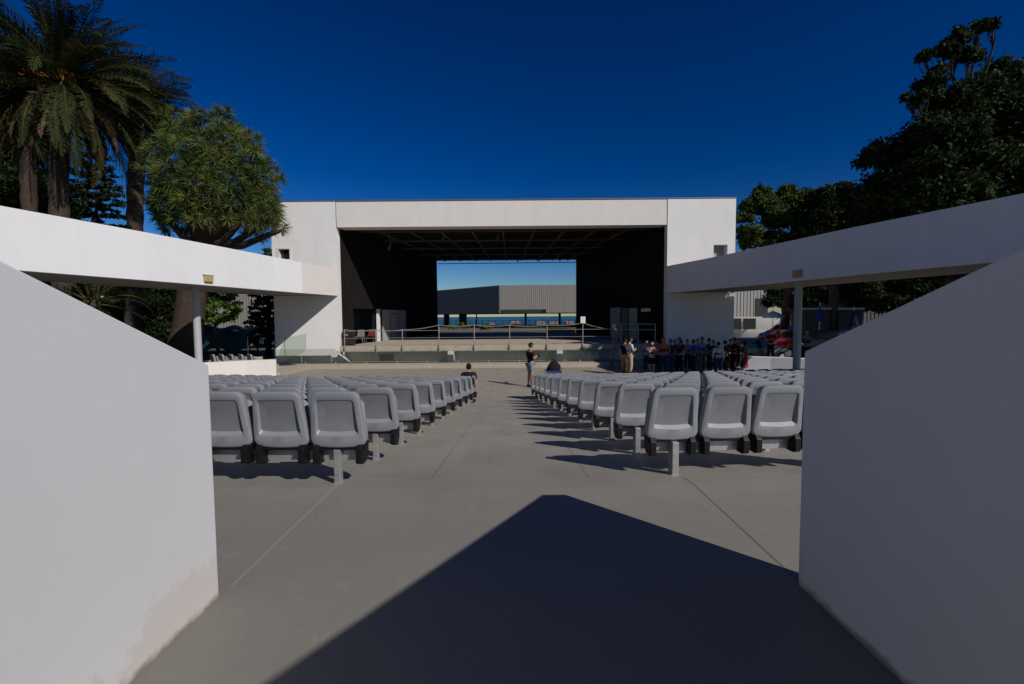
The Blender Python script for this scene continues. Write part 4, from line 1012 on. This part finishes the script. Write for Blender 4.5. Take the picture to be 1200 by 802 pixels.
q = PY(656, 391, 47.5); t_ = thing('planter', 'low tan concrete planter behind the stage near the right wall', 'planter', (q.x, 47.5, -.32))
mb = MB(); x0, x1 = X_(641, 47.5), X_(674, 47.5); z1 = PY(656, 386.2, 47.5).z; mb.box((x0, 47.5, -.34), (x1, 48.6, z1)); mb.build('trough', M['tan'], t_, bevel=.03)
mb = MB(); mb.box((x0-.05, 47.45, z1+.002), (x1+.05, 48.65, z1+.08)); mb.build('rim', M['tan'], t_, bevel=.02)
# shore fence
t_ = thing('shore_fence', 'thin post fence along the shore behind the stage', 'fence', (0, 96, -.32))
mb = MB()
for k in range(26):
    x = -16+1.4*k; p_ = MB(); p_.box((x-.05, 95.95, -.4), (x+.05, 96.05, .75)); p_.build('post', M['tan'], t_)
for z in (.1, .6):
    p_ = MB(); p_.box((-16, 95.98, z), (19, 96.02, z+.06)); p_.build('rail', M['tan'], t_)
# ------------------------------------------------------------------ vehicles, parasol, bins
def car(label, px, Y, rz, colr, kind='car', L_=4.2, Wd=1.72, Hh=1.46, zg=-1.36):
    loc = (X_(px, Y), Y, zg)
    t_ = thing('parked_van' if kind == 'van' else 'parked_car', label, 'van' if kind == 'van' else 'car', loc, 'vehicles parked beyond the walkways'); t_.rotation_euler.z = rz
    pm = paint('car_paint', colr); h = Wd/2
    if kind == 'van':
        low = [(-L_/2, .35), (L_/2, .35), (L_/2, .85), (L_/2-.25, 1.05), (-L_/2, 1.05)]; cab = [(-L_/2+.02, 1.05), (L_/2-.3, 1.05), (L_/2-1.0, Hh), (-L_/2+.1, Hh)]
    else:
        low = [(-L_/2, .38), (-L_/2+.1, .28), (L_/2-.1, .28), (L_/2, .42), (L_/2-.04, .70), (L_/2-1.0, .90), (-L_/2+.5, .95), (-L_/2, .88)]; cab = [(-L_/2+.35, .94), (L_/2-1.05, .90), (L_/2-1.75, Hh-.03), (-.4, Hh), (-L_/2+.95, Hh-.05)]
    mb = MB(); mb.prism([(x, -h, z) for x, z in low], [(x, h, z) for x, z in low]); mb.prism([(x, -h*.93, z) if i < 2 else (x, -h*.80, z) for i, (x, z) in enumerate(cab)], [(x, h*.93, z) if i < 2 else (x, h*.80, z) for i, (x, z) in enumerate(cab)])
    mb.build('body', pm, t_, bevel=.05, smooth=40, local=True)
    z0, z1 = (1.12, Hh-.14) if kind == 'van' else (.97, Hh-.10)
    c0 = cab
    for s in (-1, 1):
        if kind == 'van': wins = [((L_/2-1.75, L_/2-.62), (L_/2-1.75, L_/2-1.0)), ((-.5, L_/2-1.9), (-.5, L_/2-1.9))]
        else: wins = [((.05, L_/2-1.28), (.05, L_/2-1.85)), ((-L_/2+.68, -.05), (-L_/2+1.08, -.05))]
        for (a0, a1), (b0_, b1_) in wins:
            ya_ = s*(h*.93-(h*.13)*((z0-c0[0][1])/(Hh-c0[0][1]))+.012); yb2 = s*(h*.93-(h*.13)*((z1-c0[0][1])/(Hh-c0[0][1]))+.012)
            mb = MB(); mb.prism([(a0, ya_, z0), (a1, ya_, z0), (b1_, yb2, z1), (b0_, yb2, z1)], [(a0, ya_-s*.02, z0), (a1, ya_-s*.02, z0), (b1_, yb2-s*.02, z1), (b0_, yb2-s*.02, z1)]); mb.build('window', M['carglass'], t_, local=True)
        for xw in (-L_/2+.78, L_/2-.82):
            mb = MB(); mb.tube([(xw, s*(h-.20), .32), (xw, s*(h+.015), .32)], .32, 18); wv = mb.build('wheel', M['rubber'], t_, local=True, smooth=40)
            mb = MB(); mb.tube([(xw, s*(h-.02), .32), (xw, s*(h+.022), .32)], .19, 12); mb.build('rim', M['galv'], wv, local=True)
        mb = MB(); mb.sphere((L_/2-.06, s*h*.72, .62), (.07, .17, .08), 10, 6); mb.build('headlight', M['chrome'], t_, local=True)
        mb = MB(); mb.box((-L_/2-.012, s*h*.82-.1, .68), (-L_/2+.03, s*h*.82+.1, .84)); mb.build('tail_light', colmat('tail_red', (.25, .01, .01), .3), t_, local=True)
    (xa, za), (xb, zb2) = c0[1], c0[2]
    f0, f1 = .14, .9; mb = MB()
    n_ = Vector((zb2-za, 0, xa-xb)).normalized()*.015
    pa = Vector((xa+(xb-xa)*f0, 0, za+(zb2-za)*f0))+n_; pb = Vector((xa+(xb-xa)*f1, 0, za+(zb2-za)*f1))+n_
    mb.prism([(pa.x, -h*.82, pa.z), (pa.x, h*.82, pa.z), (pb.x, h*.72, pb.z), (pb.x, -h*.72, pb.z)], [(pa.x-.03, -h*.82, pa.z-.02), (pa.x-.03, h*.82, pa.z-.02), (pb.x-.03, h*.72, pb.z-.02), (pb.x-.03, -h*.72, pb.z-.02)])
    mb.build('windscreen', M['carglass'], t_, local=True)
    return t_
car('white van parked by the pale ribbed shed', 879, 41, R(150), (.75, .74, .70), 'van', 4.8, 1.9, 2.2, -.9)
car('silver grey car behind the red car under the right walkway', 922, 37, R(200), (.35, .36, .38), zg=-.75)
car('red car parked in the shade right of the crowd', 911, 31, R(170), (.20, .008, .01), zg=-1.0)
car('dark green grey car nearest the right low wall', 884, 27.5, R(20), (.07, .10, .09), zg=-1.36)
car('black car with bright headlight under the right walkway', 975, 29, R(-150), (.02, .02, .022), zg=-1.0)
car('small white car beyond the left hedge', 293, 52, R(175), (.68, .66, .62), zg=-1.1)
car('dark blue car behind the hedge beside the left stage wall', 314, 44, R(10), (.03, .05, .10), zg=-1.2)
def parasol(label, px, py, Y, rad, col_, zg=-1.2, drop=0.):
    p = PY(px, py, Y); t_ = thing('parasol', label, 'parasol', (p.x, Y, zg))
    mb = MB(); n = 8; rings = [[(p.x+math.cos(2*math.pi*k/n)*r, Y+math.sin(2*math.pi*k/n)*r, p.z-dz-drop*min(1, r/rad)) for k in range(n)] for r, dz in ((.03, 0), (rad*.55, rad*.22), (rad, rad*.5), (rad*1.0, rad*.5+.16), (rad*.97, rad*.5+.14), (rad*.5, rad*.25))]
    mb.loops(rings); mb.build('canopy', colmat('parasol_cloth', col_), t_)
    mb = MB(); mb.tube([(p.x, Y, zg), (p.x, Y, p.z+.1)], .025, 8); mb.build('pole', M['galv'], t_)
    mb = MB(); mb.tube([(p.x, Y, zg), (p.x, Y, zg+.1)], .28, 14); mb.build('base', M['darkmetal'], t_)
parasol('light blue parasol beside the white van', 906, 364.5, 34.5, .75, (.24, .42, .58))
parasol('deep blue closed parasol behind the right column', 961, 357, 30, .20, (.012, .03, .20), drop=.85)
parasol('navy closed parasol half hidden by the right passage wall', 1001, 362, 28, .25, (.006, .012, .05), drop=.8)
for k, (px, Y, lab) in enumerate(((952, 33, 'dark grey waste container with pale lid left of the blue parasol'), (990, 33, 'dark grey waste container with pale lid near the navy parasol'))):
    x = X_(px, Y); zt_ = PY(px, 361, Y).z; t_ = thing('waste_container', lab, 'bin', (x, Y, -1.36), 'waste containers right of the walkway')
    mb = MB(); mb.prism([(x-.75, Y-.5, -1.2), (x+.75, Y-.5, -1.2), (x+.75, Y+.5, -1.2), (x-.75, Y+.5, -1.2)], [(x-.9, Y-.6, zt_-.15), (x+.9, Y-.6, zt_-.15), (x+.9, Y+.6, zt_-.15), (x-.9, Y+.6, zt_-.15)]); mb.build('bin_body', colmat('bin_plastic', (.025, .03, .028), .5), t_, bevel=.03)
    mb = MB(); mb.box((x-.95, Y-.65, zt_-.14), (x+.95, Y+.65, zt_)); mb.build('lid', M['doorgrey'], t_, bevel=.03)
    for s in (-1, 1):
        mb = MB(); mb.tube([(x+s*.6, Y-.45, -1.27), (x+s*.6, Y-.35, -1.27)], .1, 10); mb.build('wheel', M['rubber'], t_)
# market stall with teal tarpaulin on the left
p = PY(250, 376, 27); t_ = thing('covered_stall', 'market stall under a sagging dark teal tarpaulin left of the stage', 'stall', (p.x, 27, -1.36))
x0, x1, ya, yb_ = X_(222, 26), X_(292, 26), 25.8, 29.; n = 12; vs = []
for j in range(n+1):
    for i in range(n+1):
        u, v = i/n, j/n; ridge = 1-abs(v-.5)*2
        vs.append((x0+(x1-x0)*u, ya+(yb_-ya)*v, 1.5-.75+.42*ridge-.22*math.sin(math.pi*u*2)**2-.10*u))
mb = MB(); mb.add(vs, [(j*(n+1)+i, j*(n+1)+i+1, (j+1)*(n+1)+i+1, (j+1)*(n+1)+i) for j in range(n) for i in range(n)])
sk = [vs[i] for i in range(n+1)]; mb.add(sk+[(a, b_-.12-.05*math.sin(i*1.7), c_-.85) for i, (a, b_, c_) in enumerate(sk)], [(i, i+1, n+2+i, n+1+i) for i in range(n)])
mb.build('tarpaulin', M['tarp'], t_, smooth=60)
for x in (x0+.1, (x0+x1)/2, x1-.1):
    for y in (ya+.1, yb_-.1):
        p_ = MB(); p_.tube([(x, y, -1.36), (x, y, .5)], .04, 6); p_.build('pole', M['galv'], t_)
p_ = MB(); p_.box((x0+.2, ya+.3, -1.3), (x1-.2, ya+1.1, -.45)); p_.box((x0+.1, ya+.2, -.45), (x1-.1, ya+1.2, -.38)); p_.build('counter', M['darkbox'], t_)
# ------------------------------------------------------------------ vegetation
def leaf_quads(C, size, n_per=1, elong=1.7, up_bias=.3):
    C = np.asarray(C); n = len(C)
    d = RNG.normal(size=(n, 3)); d[:, 2] += up_bias*.5; d /= np.linalg.norm(d, axis=1)[:, None]
    e = RNG.normal(size=(n, 3)); e -= d*(e*d).sum(1)[:, None]; e /= np.linalg.norm(e, axis=1)[:, None]
    s = size*RNG.uniform(.6, 1.3, size=(n, 1))
    a = d*s*elong*.5; b_ = e*s*.5
    return np.stack([C-a, C+b_*.9-a*.1, C+a, C-b_*.9-a*.1], 1)
def clump_points(clumps, dens):
    out = []
    for c, r in clumps:
        n = int(dens*r**2.2); v = RNG.normal(size=(n, 3)); v /= np.linalg.norm(v, axis=1)[:, None]
        rad = np.minimum(1.45, .30+.40*np.abs(RNG.normal(size=(n, 1)))+.25*RNG.uniform(0, 1, size=(n, 1)))
        out.append(np.array(c)+v*rad*r*np.array([1, 1, .72]))
    return np.concatenate(out)
def branch(mb, a, b_, r0, r1, seg=5, wob=.12):
    a = Vector(a); b_ = Vector(b_); L_ = (b_-a).length; pts = []
    for k in range(seg+1):
        p = a.lerp(b_, k/seg)
        if 0 < k < seg: p += Vector(RNG.normal(size=3))*L_*wob*.35
        pts.append(p)
    mb.tube(pts, [r0+(r1-r0)*k/seg for k in range(seg+1)], 7)
    return pts
def broad_tree(name, label, cat, base, fork, clumps, trunk_r, leaf, dens, mats, wts, group=None, bark='bark', sub=9, subr=.42, core=.0):
    t_ = thing(name, label, cat, base, group)
    mb = MB(); branch(mb, base, fork, trunk_r, trunk_r*.7, 5, .08)
    small = []
    for c, r in clumps:
        pts = branch(mb, fork, c, trunk_r*.24, trunk_r*.05, 8, .05)
        for k in range(sub):
            v = Vector(RNG.normal(size=3)).normalized(); q = Vector(c)+Vector((v.x*r, v.y*r, v.z*r*.75))*RNG.uniform(.45, 1.0)
            branch(mb, pts[-2 if k % 2 else -1], q, trunk_r*.06, .010, 3, .15); small.append((tuple(q), r*subr*RNG.uniform(.7, 1.25)))
        if core: small.append((tuple(c), r*core))
    mb.build('trunk', M[bark], t_, smooth=50)
    C = clump_points(small, dens); V = leaf_quads(C, leaf)
    mi = RNG.choice(len(mats), size=len(V), p=wts)
    quads('crown', V, mi, [M[q] for q in mats], t_)
    return t_
# frond of a palm
def frond(base, az, el, L_, droop, nleaf, leafL, V, MI, mi, mbr=None, mr=0):
    n = 14; p = Vector(base); pts = [p.copy()]; e = el
    for k in range(n):
        e -= droop/n*(.5+1.0*k/n)
        p = p+Vector((math.cos(az)*math.cos(e), math.sin(az)*math.cos(e), math.sin(e)))*(L_/n); pts.append(p.copy())
    if mbr is not None: mbr.tube(pts[::2], [.045*(1-.8*k/7) for k in range(len(pts[::2]))], 5, mr)
    side = Vector((-math.sin(az), math.cos(az), 0)); tw = random.uniform(-.9, .9); side = (side*math.cos(tw)+Vector((0, 0, 1))*math.sin(tw)).normalized()
    for k in range(nleaf):
        t_ = .14+.86*k/nleaf; f = t_*n; i = min(n-1, int(f)); q = pts[i].lerp(pts[i+1], f-i); d = (pts[i+1]-pts[i]).normalized(); nrm = side.cross(d)
        ll = leafL*(math.sin(math.pi*min(1, .12+t_*.9))**.6)*random.uniform(.85, 1.1)
        for s in (-1, 1):
            dr = (d*.75+side*s*.8+nrm*(-.28 if d.z > -.6 else .0)+Vector((0, 0, -.25))+Vector((random.gauss(0, .15), random.gauss(0, .15), random.gauss(0, .15)))).normalized()
            wv = dr.cross(nrm).normalized()*.016
            tip = q+dr*ll; mid = q+dr*ll*.5+Vector((0, 0, .0))
            V.append([q-wv*.6, mid-wv*1.2, tip+Vector((0, 0, -.06*ll)), mid+wv*1.2]); MI.append(mi)
def palm(label, base, top, r0, L_, nf, seed, dead=12, nleaf=46, leafL=.52, name='date_palm', fruit=4):
    random.seed(seed); t_ = thing(name, label, 'palm tree', base, 'palms behind the left walkway')
    base = Vector(base); top = Vector(top); mb = MB(); n = 26; pts = []; rs = []
    for k in range(n+1):
        pts.append(base.lerp(top, k/n)+Vector((.12*math.sin(k*.25), 0, 0))); rs.append(r0*(1.0+.07*((k % 2)*2-1))*(1.2 if k == 0 else 1.0)*(1.25 if k > n-3 else 1))
    mb.tube(pts, rs, 14); mb.build('trunk', M['palmbark'], t_, smooth=70)
    V = []; MI = []; rb = MB(); ga = 2.39996
    for k in range(nf):
        u = (k+.5)/nf; el = R(86-124*u+random.uniform(-7, 7)); az = k*ga+random.uniform(-.5, .5)
        frond(top+Vector((math.cos(az)*.2, math.sin(az)*.2, .1-.35*u)), az, el, L_*random.uniform(.85, 1.08)*(1 if u > .15 else .85), R(58+random.uniform(-22, 34)), nleaf, leafL, V, MI, random.choices([0, 1, 2], [.55, .3, .15])[0] if u < .75 else random.choices([0, 1, 2], [.4, .2, .4])[0], rb, 0)
    for k in range(dead):
        az = k*2*math.pi/dead+random.uniform(-.2, .2)
        frond(top+Vector((math.cos(az)*.3, math.sin(az)*.3, -.35)), az, R(-28+random.uniform(-14, 8)), L_*random.uniform(.55, .8), R(55), int(nleaf*.7), leafL*.7, V, MI, 3, rb, 0)
    quads('crown', V, MI, [M['palm_g'], M['palm_d'], M['palm_y'], M['palm_dead']], t_)
    rb.build('frond_stems', M['palm_y'], t_, smooth=60)
    for k in range(fruit):
        az = k*2*math.pi/max(1, fruit)+.9; f = MB()
        for j in range(9):
            a2 = az+random.uniform(-.25, .25); e0 = random.uniform(.2, .7); p = [top+Vector((math.cos(az)*.3, math.sin(az)*.3, .05))]
            for s in range(1, 5): p.append(p[-1]+Vector((math.cos(a2), math.sin(a2), e0-.28*s))*.28)
            f.tube(p, [.02, .03, .035, .03, .02], 5)
        f.build('fruit_stalk', M['fruit'], t_)
    return t_
def ground_pt(px, Y, z=-1.36): x = X_(px, Y); return (x, Y, z)
t1 = PY(74, 98, 21.5); palm('tall date palm with full crown at the far left, orange fruit stalks', (X_(68, 21.5)-.2, 21.5, -1.36), t1, .36, 4.75, 150, 3, dead=44, nleaf=84, leafL=.56)
t2 = PY(166, 118, 27); palm('shorter date palm between the tall palm and the dragon tree', (X_(148, 27), 27, -1.36), t2, .40, 3.2, 100, 5, dead=40, fruit=2)
t3 = PY(34, 128, 30); palm('dark date palm behind the tall palm at the left edge', (X_(36, 30), 30, -1.36), t3, .40, 5.2, 90, 8, dead=40, fruit=0)
t4 = PY(108, 352, 19); palm('low young palm under the left walkway canopy', (X_(108, 19), 19, -1.36), t4, .22, 2.0, 22, 11, dead=0, nleaf=34, leafL=.4, fruit=0)
# conifers
def conifer(label, base, top, rad, seed, layers=14, per=7, mats=('leaf_dark', 'leaf_mid'), name='norfolk_pine', group=None, z0=.25):
    rg = np.random.default_rng(seed); t_ = thing(name, label, 'pine tree', base, group)
    base = Vector(base); top = Vector(top); mb = MB(); mb.tube([base, base.lerp(top, .5), top], [.22, .14, .02], 9); C = []; V = []
    H_ = (top-base).length
    for i in range(layers):
        u = z0+(1-z0)*i/layers; c = base.lerp(top, u); r = rad*(1-u)**.75/(1-z0)**.75+.12
        for k in range(per):
            a = 2*math.pi*(k+rg.uniform(-.25, .25))/per+i*.5; rr_ = r*rg.uniform(.75, 1.1); d = Vector((math.cos(a), math.sin(a), rg.uniform(-.12, .18))); e = c+d*rr_
            mb.tube([c, c.lerp(e, .55)+Vector((0, 0, -.06*rr_)), e], [.035, .022, .01], 4)
            m_ = int(34*rr_)+10; tt = rg.uniform(.15, 1.02, size=m_)
            for q in tt:
                p = c.lerp(e, q)+Vector((rg.normal()*.09*(1.2-q*.5), rg.normal()*.09, rg.normal()*.05+.02)); C.append(p)
    mb.build('trunk', M['bark'], t_, smooth=50)
    V = leaf_quads(np.array([tuple(p) for p in C]), .17, elong=2.0); quads('crown', V, RNG.choice(2, size=len(V), p=[.6, .4]), [M[q] for q in mats], t_)
conifer('dark tall pine behind the palms left of the dragon tree', ground_pt(112, 34), PY(112, 150, 34), 3.6, 21, 18, 9)
conifer('dark pine behind the palms at the far left edge', ground_pt(30, 36), PY(30, 150, 36), 3.4, 29, 16, 8)
conifer('small bright pine beside the left stage wall under the canopy', ground_pt(313, 33), PY(315, 288, 33), 1.5, 22, 16, 7, ('leaf_mid', 'leaf_dark'))
# dragon tree
def dragon():
    random.seed(4); Y = 23.2; base = Vector(ground_pt(205, Y+.3)); fork = PY(238, 284, Y)
    t_ = thing('dragon_tree', 'broad domed dragon tree with spiky green rosettes left of the stage', 'tree', base)
    cen = PY(252, 224, Y); rx = 63*Y/F; rz_ = 84*Y/F
    mb = MB(); mb.tube([base, base.lerp(fork, .35)+Vector((.1, 0, 0)), base.lerp(fork, .7)+Vector((-.12, 0, 0)), fork], [.85, .70, .62, .55], 14)
    ros = []; k = 0
    N = 360
    for i in range(N):
        u = (i+.5)/N; z = 1-1.56*u; a = i*2.39996
        rr_ = math.sqrt(max(0, 1-z*z)) if z > 0 else 1-.75*z*z
        q = random.uniform(.80, 1.03)*(1+.07*math.sin(3*a+z*4)+.05*math.sin(7*a-z*9+1))
        p = cen+Vector((math.cos(a)*rr_*rx*q, math.sin(a)*rr_*rx*.95*q, z*rz_*q))
        ros.append((p, (p-(cen-Vector((0, 0, rz_*.55)))).normalized()))
    for i in range(120):
        v = Vector((random.gauss(0, 1), random.gauss(0, 1), random.gauss(0, 1))).normalized(); q = random.uniform(.45, .8)
        p = cen+Vector((v.x*rx*q, v.y*rx*q, abs(v.z)*rz_*q-.1*rz_)); ros.append((p, (v+Vector((0, 0, .4))).normalized()))
    # low right limb reaching to the building and low left tufts
    for px, py in ((308, 232), (316, 240), (322, 248), (300, 246), (312, 222), (292, 250), (306, 262), (326, 256), (228, 250), (238, 254), (208, 246), (322, 262), (331, 268), (312, 256), (304, 250), (318, 250), (190, 248), (182, 240), (200, 255), (214, 256), (226, 252), (247, 262), (270, 255), (283, 258), (296, 262)):
        p = PY(px, py, Y-1.2+random.uniform(-.6, .6)); ros.append((p, Vector((.5 if px > 250 else -.5, -.3, .15)).normalized()))
    for j in range(26):
        a = j*2*math.pi/26; mid = cen+Vector((math.cos(a)*rx*.5, math.sin(a)*rx*.5, -rz_*.28)); e = cen+Vector((math.cos(a)*rx*.88, math.sin(a)*rx*.85, rz_*random.uniform(-.2, .15)))
        mb.tube([fork+Vector((math.cos(a)*.2, math.sin(a)*.2, -.2)), fork.lerp(mid, .55)+Vector((0, 0, -.25)), mid, e], [.24, .19, .15, .09], 7)
    for px, py in ((331, 270), (312, 262), (190, 250), (283, 262)):
        e = PY(px, py, Y-1.0); mb.tube([fork+Vector((0, 0, -.3)), fork.lerp(e, .5)+Vector((0, 0, -.45)), fork.lerp(e, .85)+Vector((0, 0, -.1)), e], [.24, .18, .13, .07], 7)
    mb.build('trunk', M['bark'], t_, smooth=60)
    V = []; MI = []
    for p, d in ros:
        tone = random.choices([0, 1], [.6, .4])[0]
        for j in range(62):
            v = Vector((random.gauss(0, 1), random.gauss(0, 1), random.gauss(0, 1))).normalized(); dr = (v+d*.75).normalized(); L_ = random.uniform(.40, .64)
            wv = dr.cross(Vector((random.gauss(0, 1), random.gauss(0, 1), random.gauss(0, 1)))).normalized()*.017
            mid = p+dr*L_*.45; tip = p+dr*L_+Vector((0, 0, -.07)); V.append([p-wv*.7, mid-wv, tip, mid+wv]); MI.append(tone if random.random() > .14 else 3)
        if d.z < .25:
            for j in range(10):
                dr = Vector((random.gauss(0, .35), random.gauss(0, .35), -1)).normalized(); wv = dr.orthogonal().normalized()*.02; L_ = random.uniform(.3, .5); V.append([p-wv, p+dr*L_*.5-wv, p+dr*L_, p+dr*L_*.5+wv]); MI.append(2)
    quads('crown', V, MI, [M['dragon_g'], M['dragon_l'], M['palm_dead'], M['dragon_hi']], t_)
dragon()
def cl(px, py, Y, rpx): p = PY(px, py, Y); return (tuple(p), rpx*Y/F)
broad_tree('leafy_bush', 'bright green bush behind the left walkway column', 'bush', ground_pt(252, 25), PY(252, 374, 25), [cl(238, 356, 25, 16), cl(260, 353, 25, 15), cl(250, 367, 25, 17), cl(272, 361, 25, 10), cl(262, 368, 24.8, 12), cl(246, 348, 25.2, 12)], .10, .10, 2600, ['leaf_bush', 'leaf_mid'], [.7, .3], sub=8)
broad_tree('hedge_shrub', 'dark low hedge right of the teal stall on the left', 'hedge', ground_pt(300, 29), PY(300, 400, 29), [cl(285, 396, 29, 11), cl(300, 393, 29.3, 12), cl(315, 396, 29, 11), cl(296, 400, 28.6, 9)], .07, .11, 1500, ['leaf_dark', 'leaf_mid'], [.85, .15], sub=8)
for k, (px, py, Y, rp, lab) in enumerate(((543, 381.5, 62, 7, 'yellow green shrub between the two thick pavilion columns'), (568, 383, 60, 8, 'yellow green shrub right of the pavilion columns'), (530, 383, 61, 5, 'small yellow green shrub at the left edge of the rear opening'))):
    broad_tree('coastal_shrub', lab, 'bush', (X_(px, Y), Y, -.33), PY(px, py+2, Y), [cl(px-2, py, Y, rp*.7), cl(px+3, py+.6, Y, rp*.7)], .05, .15, 700, ['leaf_bush', 'leaf_lt'], [.6, .4], 'shrubs behind the stage', sub=7)
# trees on the right
LD, LM, LL = 'leaf_dark', 'leaf_mid', 'leaf_lt'
broad_tree('leafy_tree', 'sunlit green tree with rounded clumps just right of the stage', 'tree', ground_pt(915, 36), PY(920, 325, 36),
    [cl(882, 245, 36, 14), cl(896, 234, 36, 15), cl(880, 270, 35, 15), cl(912, 258, 35.5, 20), cl(930, 240, 36.5, 19), cl(948, 262, 36, 18), cl(905, 284, 35, 18), cl(930, 284, 36, 20), cl(902, 240, 36, 15), cl(870, 256, 35.5, 11), cl(878, 284, 35, 13), cl(965, 240, 36.5, 17), cl(945, 230, 36.5, 13), cl(922, 226, 36.5, 12), cl(890, 226, 36, 9), cl(960, 285, 36, 18)], .35, .15, 1500, [LM, LL, LD], [.50, .38, .12], sub=13, subr=.42, core=.6)
broad_tree('leafy_tree', 'darker green tree behind, between the sunlit tree and the huge tree', 'tree', ground_pt(975, 33), PY(975, 330, 33),
    [cl(960, 230, 33, 16), cl(985, 228, 33.5, 16), cl(970, 255, 33, 24), cl(995, 250, 33, 24), cl(950, 285, 33, 20), cl(985, 282, 33, 24), cl(1000, 300, 34, 22)], .4, .15, 1500, [LD, LM], [.75, .25], sub=12, subr=.44, core=.7)
broad_tree('leafy_tree', 'huge dark tree with ragged upper limb at the right edge', 'tree', ground_pt(1130, 19), PY(1125, 300, 19.5),
    [cl(1032, 182, 17.5, 20), cl(1048, 215, 17.5, 34), cl(1085, 165, 17.5, 36), cl(1110, 135, 17, 30), cl(1145, 112, 17, 28), cl(1180, 96, 17.5, 28), cl(1170, 150, 17.5, 48), cl(1120, 190, 18, 46), cl(1200, 200, 17, 50), cl(1075, 235, 19, 40), cl(1150, 240, 18, 46), cl(1225, 128, 17, 46), cl(1240, 240, 17, 50),
     cl(1040, 255, 20, 34), cl(1070, 275, 20.5, 40), cl(1110, 280, 20.5, 46), cl(1150, 290, 19, 44), cl(1020, 235, 20, 24), cl(1090, 215, 20, 44), cl(1015, 275, 21, 26),  # lower clumps added so the crown shades the right pylon
     cl(1080, 240, 25, 40), cl(1110, 215, 26, 44), cl(1150, 210, 27, 44), cl(1090, 280, 27, 40), cl(1140, 270, 28, 44), cl(1060, 270, 24, 30), cl(1185, 250, 26, 44),  # deeper clumps added to shade the parking ground
     cl(1100, 150, 16.2, 22), cl(1120, 165, 16, 24), cl(1095, 190, 16, 26), cl(1130, 215, 16, 30), cl(1085, 225, 16.2, 26), cl(1105, 250, 16, 26), cl(1150, 180, 16, 26),
     cl(1092, 100, 16.6, 15), cl(1076, 116, 16.4, 11), cl(1115, 112, 16.4, 13), cl(1112, 58, 16.6, 13), cl(1126, 44, 16.6, 14), cl(1147, 32, 16.8, 9), cl(1084, 66, 16.6, 8), cl(1100, 84, 16.5, 9), cl(1062, 114, 16.4, 6), cl(1135, 66, 16.8, 12), cl(1163, 30, 16.8, 7)], .45, .105, 3000, [LD, LM], [.8, .2], sub=11, subr=.46, core=.8)
broad_tree('leafy_tree', 'shadowy low tree under the right walkway canopy behind the cars', 'tree', ground_pt(925, 44), PY(925, 372, 44), [cl(905, 350, 44, 14), cl(925, 346, 44, 18), cl(945, 352, 44, 16)], .2, .16, 1200, [LD, LM], [.8, .2], sub=10, core=.7)
broad_tree('leafy_tree', 'shadowy shrubby tree behind the waste containers at right', 'tree', ground_pt(985, 38), PY(985, 372, 38), [cl(965, 342, 38, 18), cl(990, 338, 38, 22), cl(1020, 345, 38, 20), cl(1050, 335, 38, 26), cl(1075, 335, 37, 24), cl(1010, 330, 37, 24), cl(1035, 352, 37, 16), cl(1100, 330, 37, 24), cl(1012, 356, 40, 12), cl(1032, 358, 40, 13), cl(1052, 350, 40, 15), cl(1000, 352, 40, 12)], .2, .16, 1200, [LD, LM], [.8, .2], sub=10, core=.7)
# dark planting behind the left walkway
broad_tree('leafy_tree', 'dark tree closing the view under the left walkway between the palm trunks', 'tree', ground_pt(120, 44), PY(120, 372, 44), [cl(60, 330, 44, 30), cl(95, 325, 44, 32), cl(130, 330, 43, 30), cl(165, 335, 44, 30), cl(195, 345, 44, 28), cl(100, 360, 43, 26), cl(150, 365, 43, 28), cl(190, 370, 44, 24), cl(160, 390, 42, 18), cl(190, 392, 42, 18), cl(215, 388, 42, 16), cl(130, 385, 42, 20)], .3, .18, 900, [LD, LM], [.85, .15], sub=11, core=.8)
broad_tree('leafy_tree', 'dark tree mass behind the palm crowns at the far left', 'tree', ground_pt(40, 38), PY(40, 330, 38), [cl(-10, 190, 38, 40), cl(20, 215, 38, 36), cl(-20, 240, 38, 40), cl(50, 240, 38, 32), cl(15, 165, 38, 28), cl(-30, 150, 38, 38)], .4, .2, 900, [LD, LM], [.85, .15], sub=11, core=.8)
print('done')
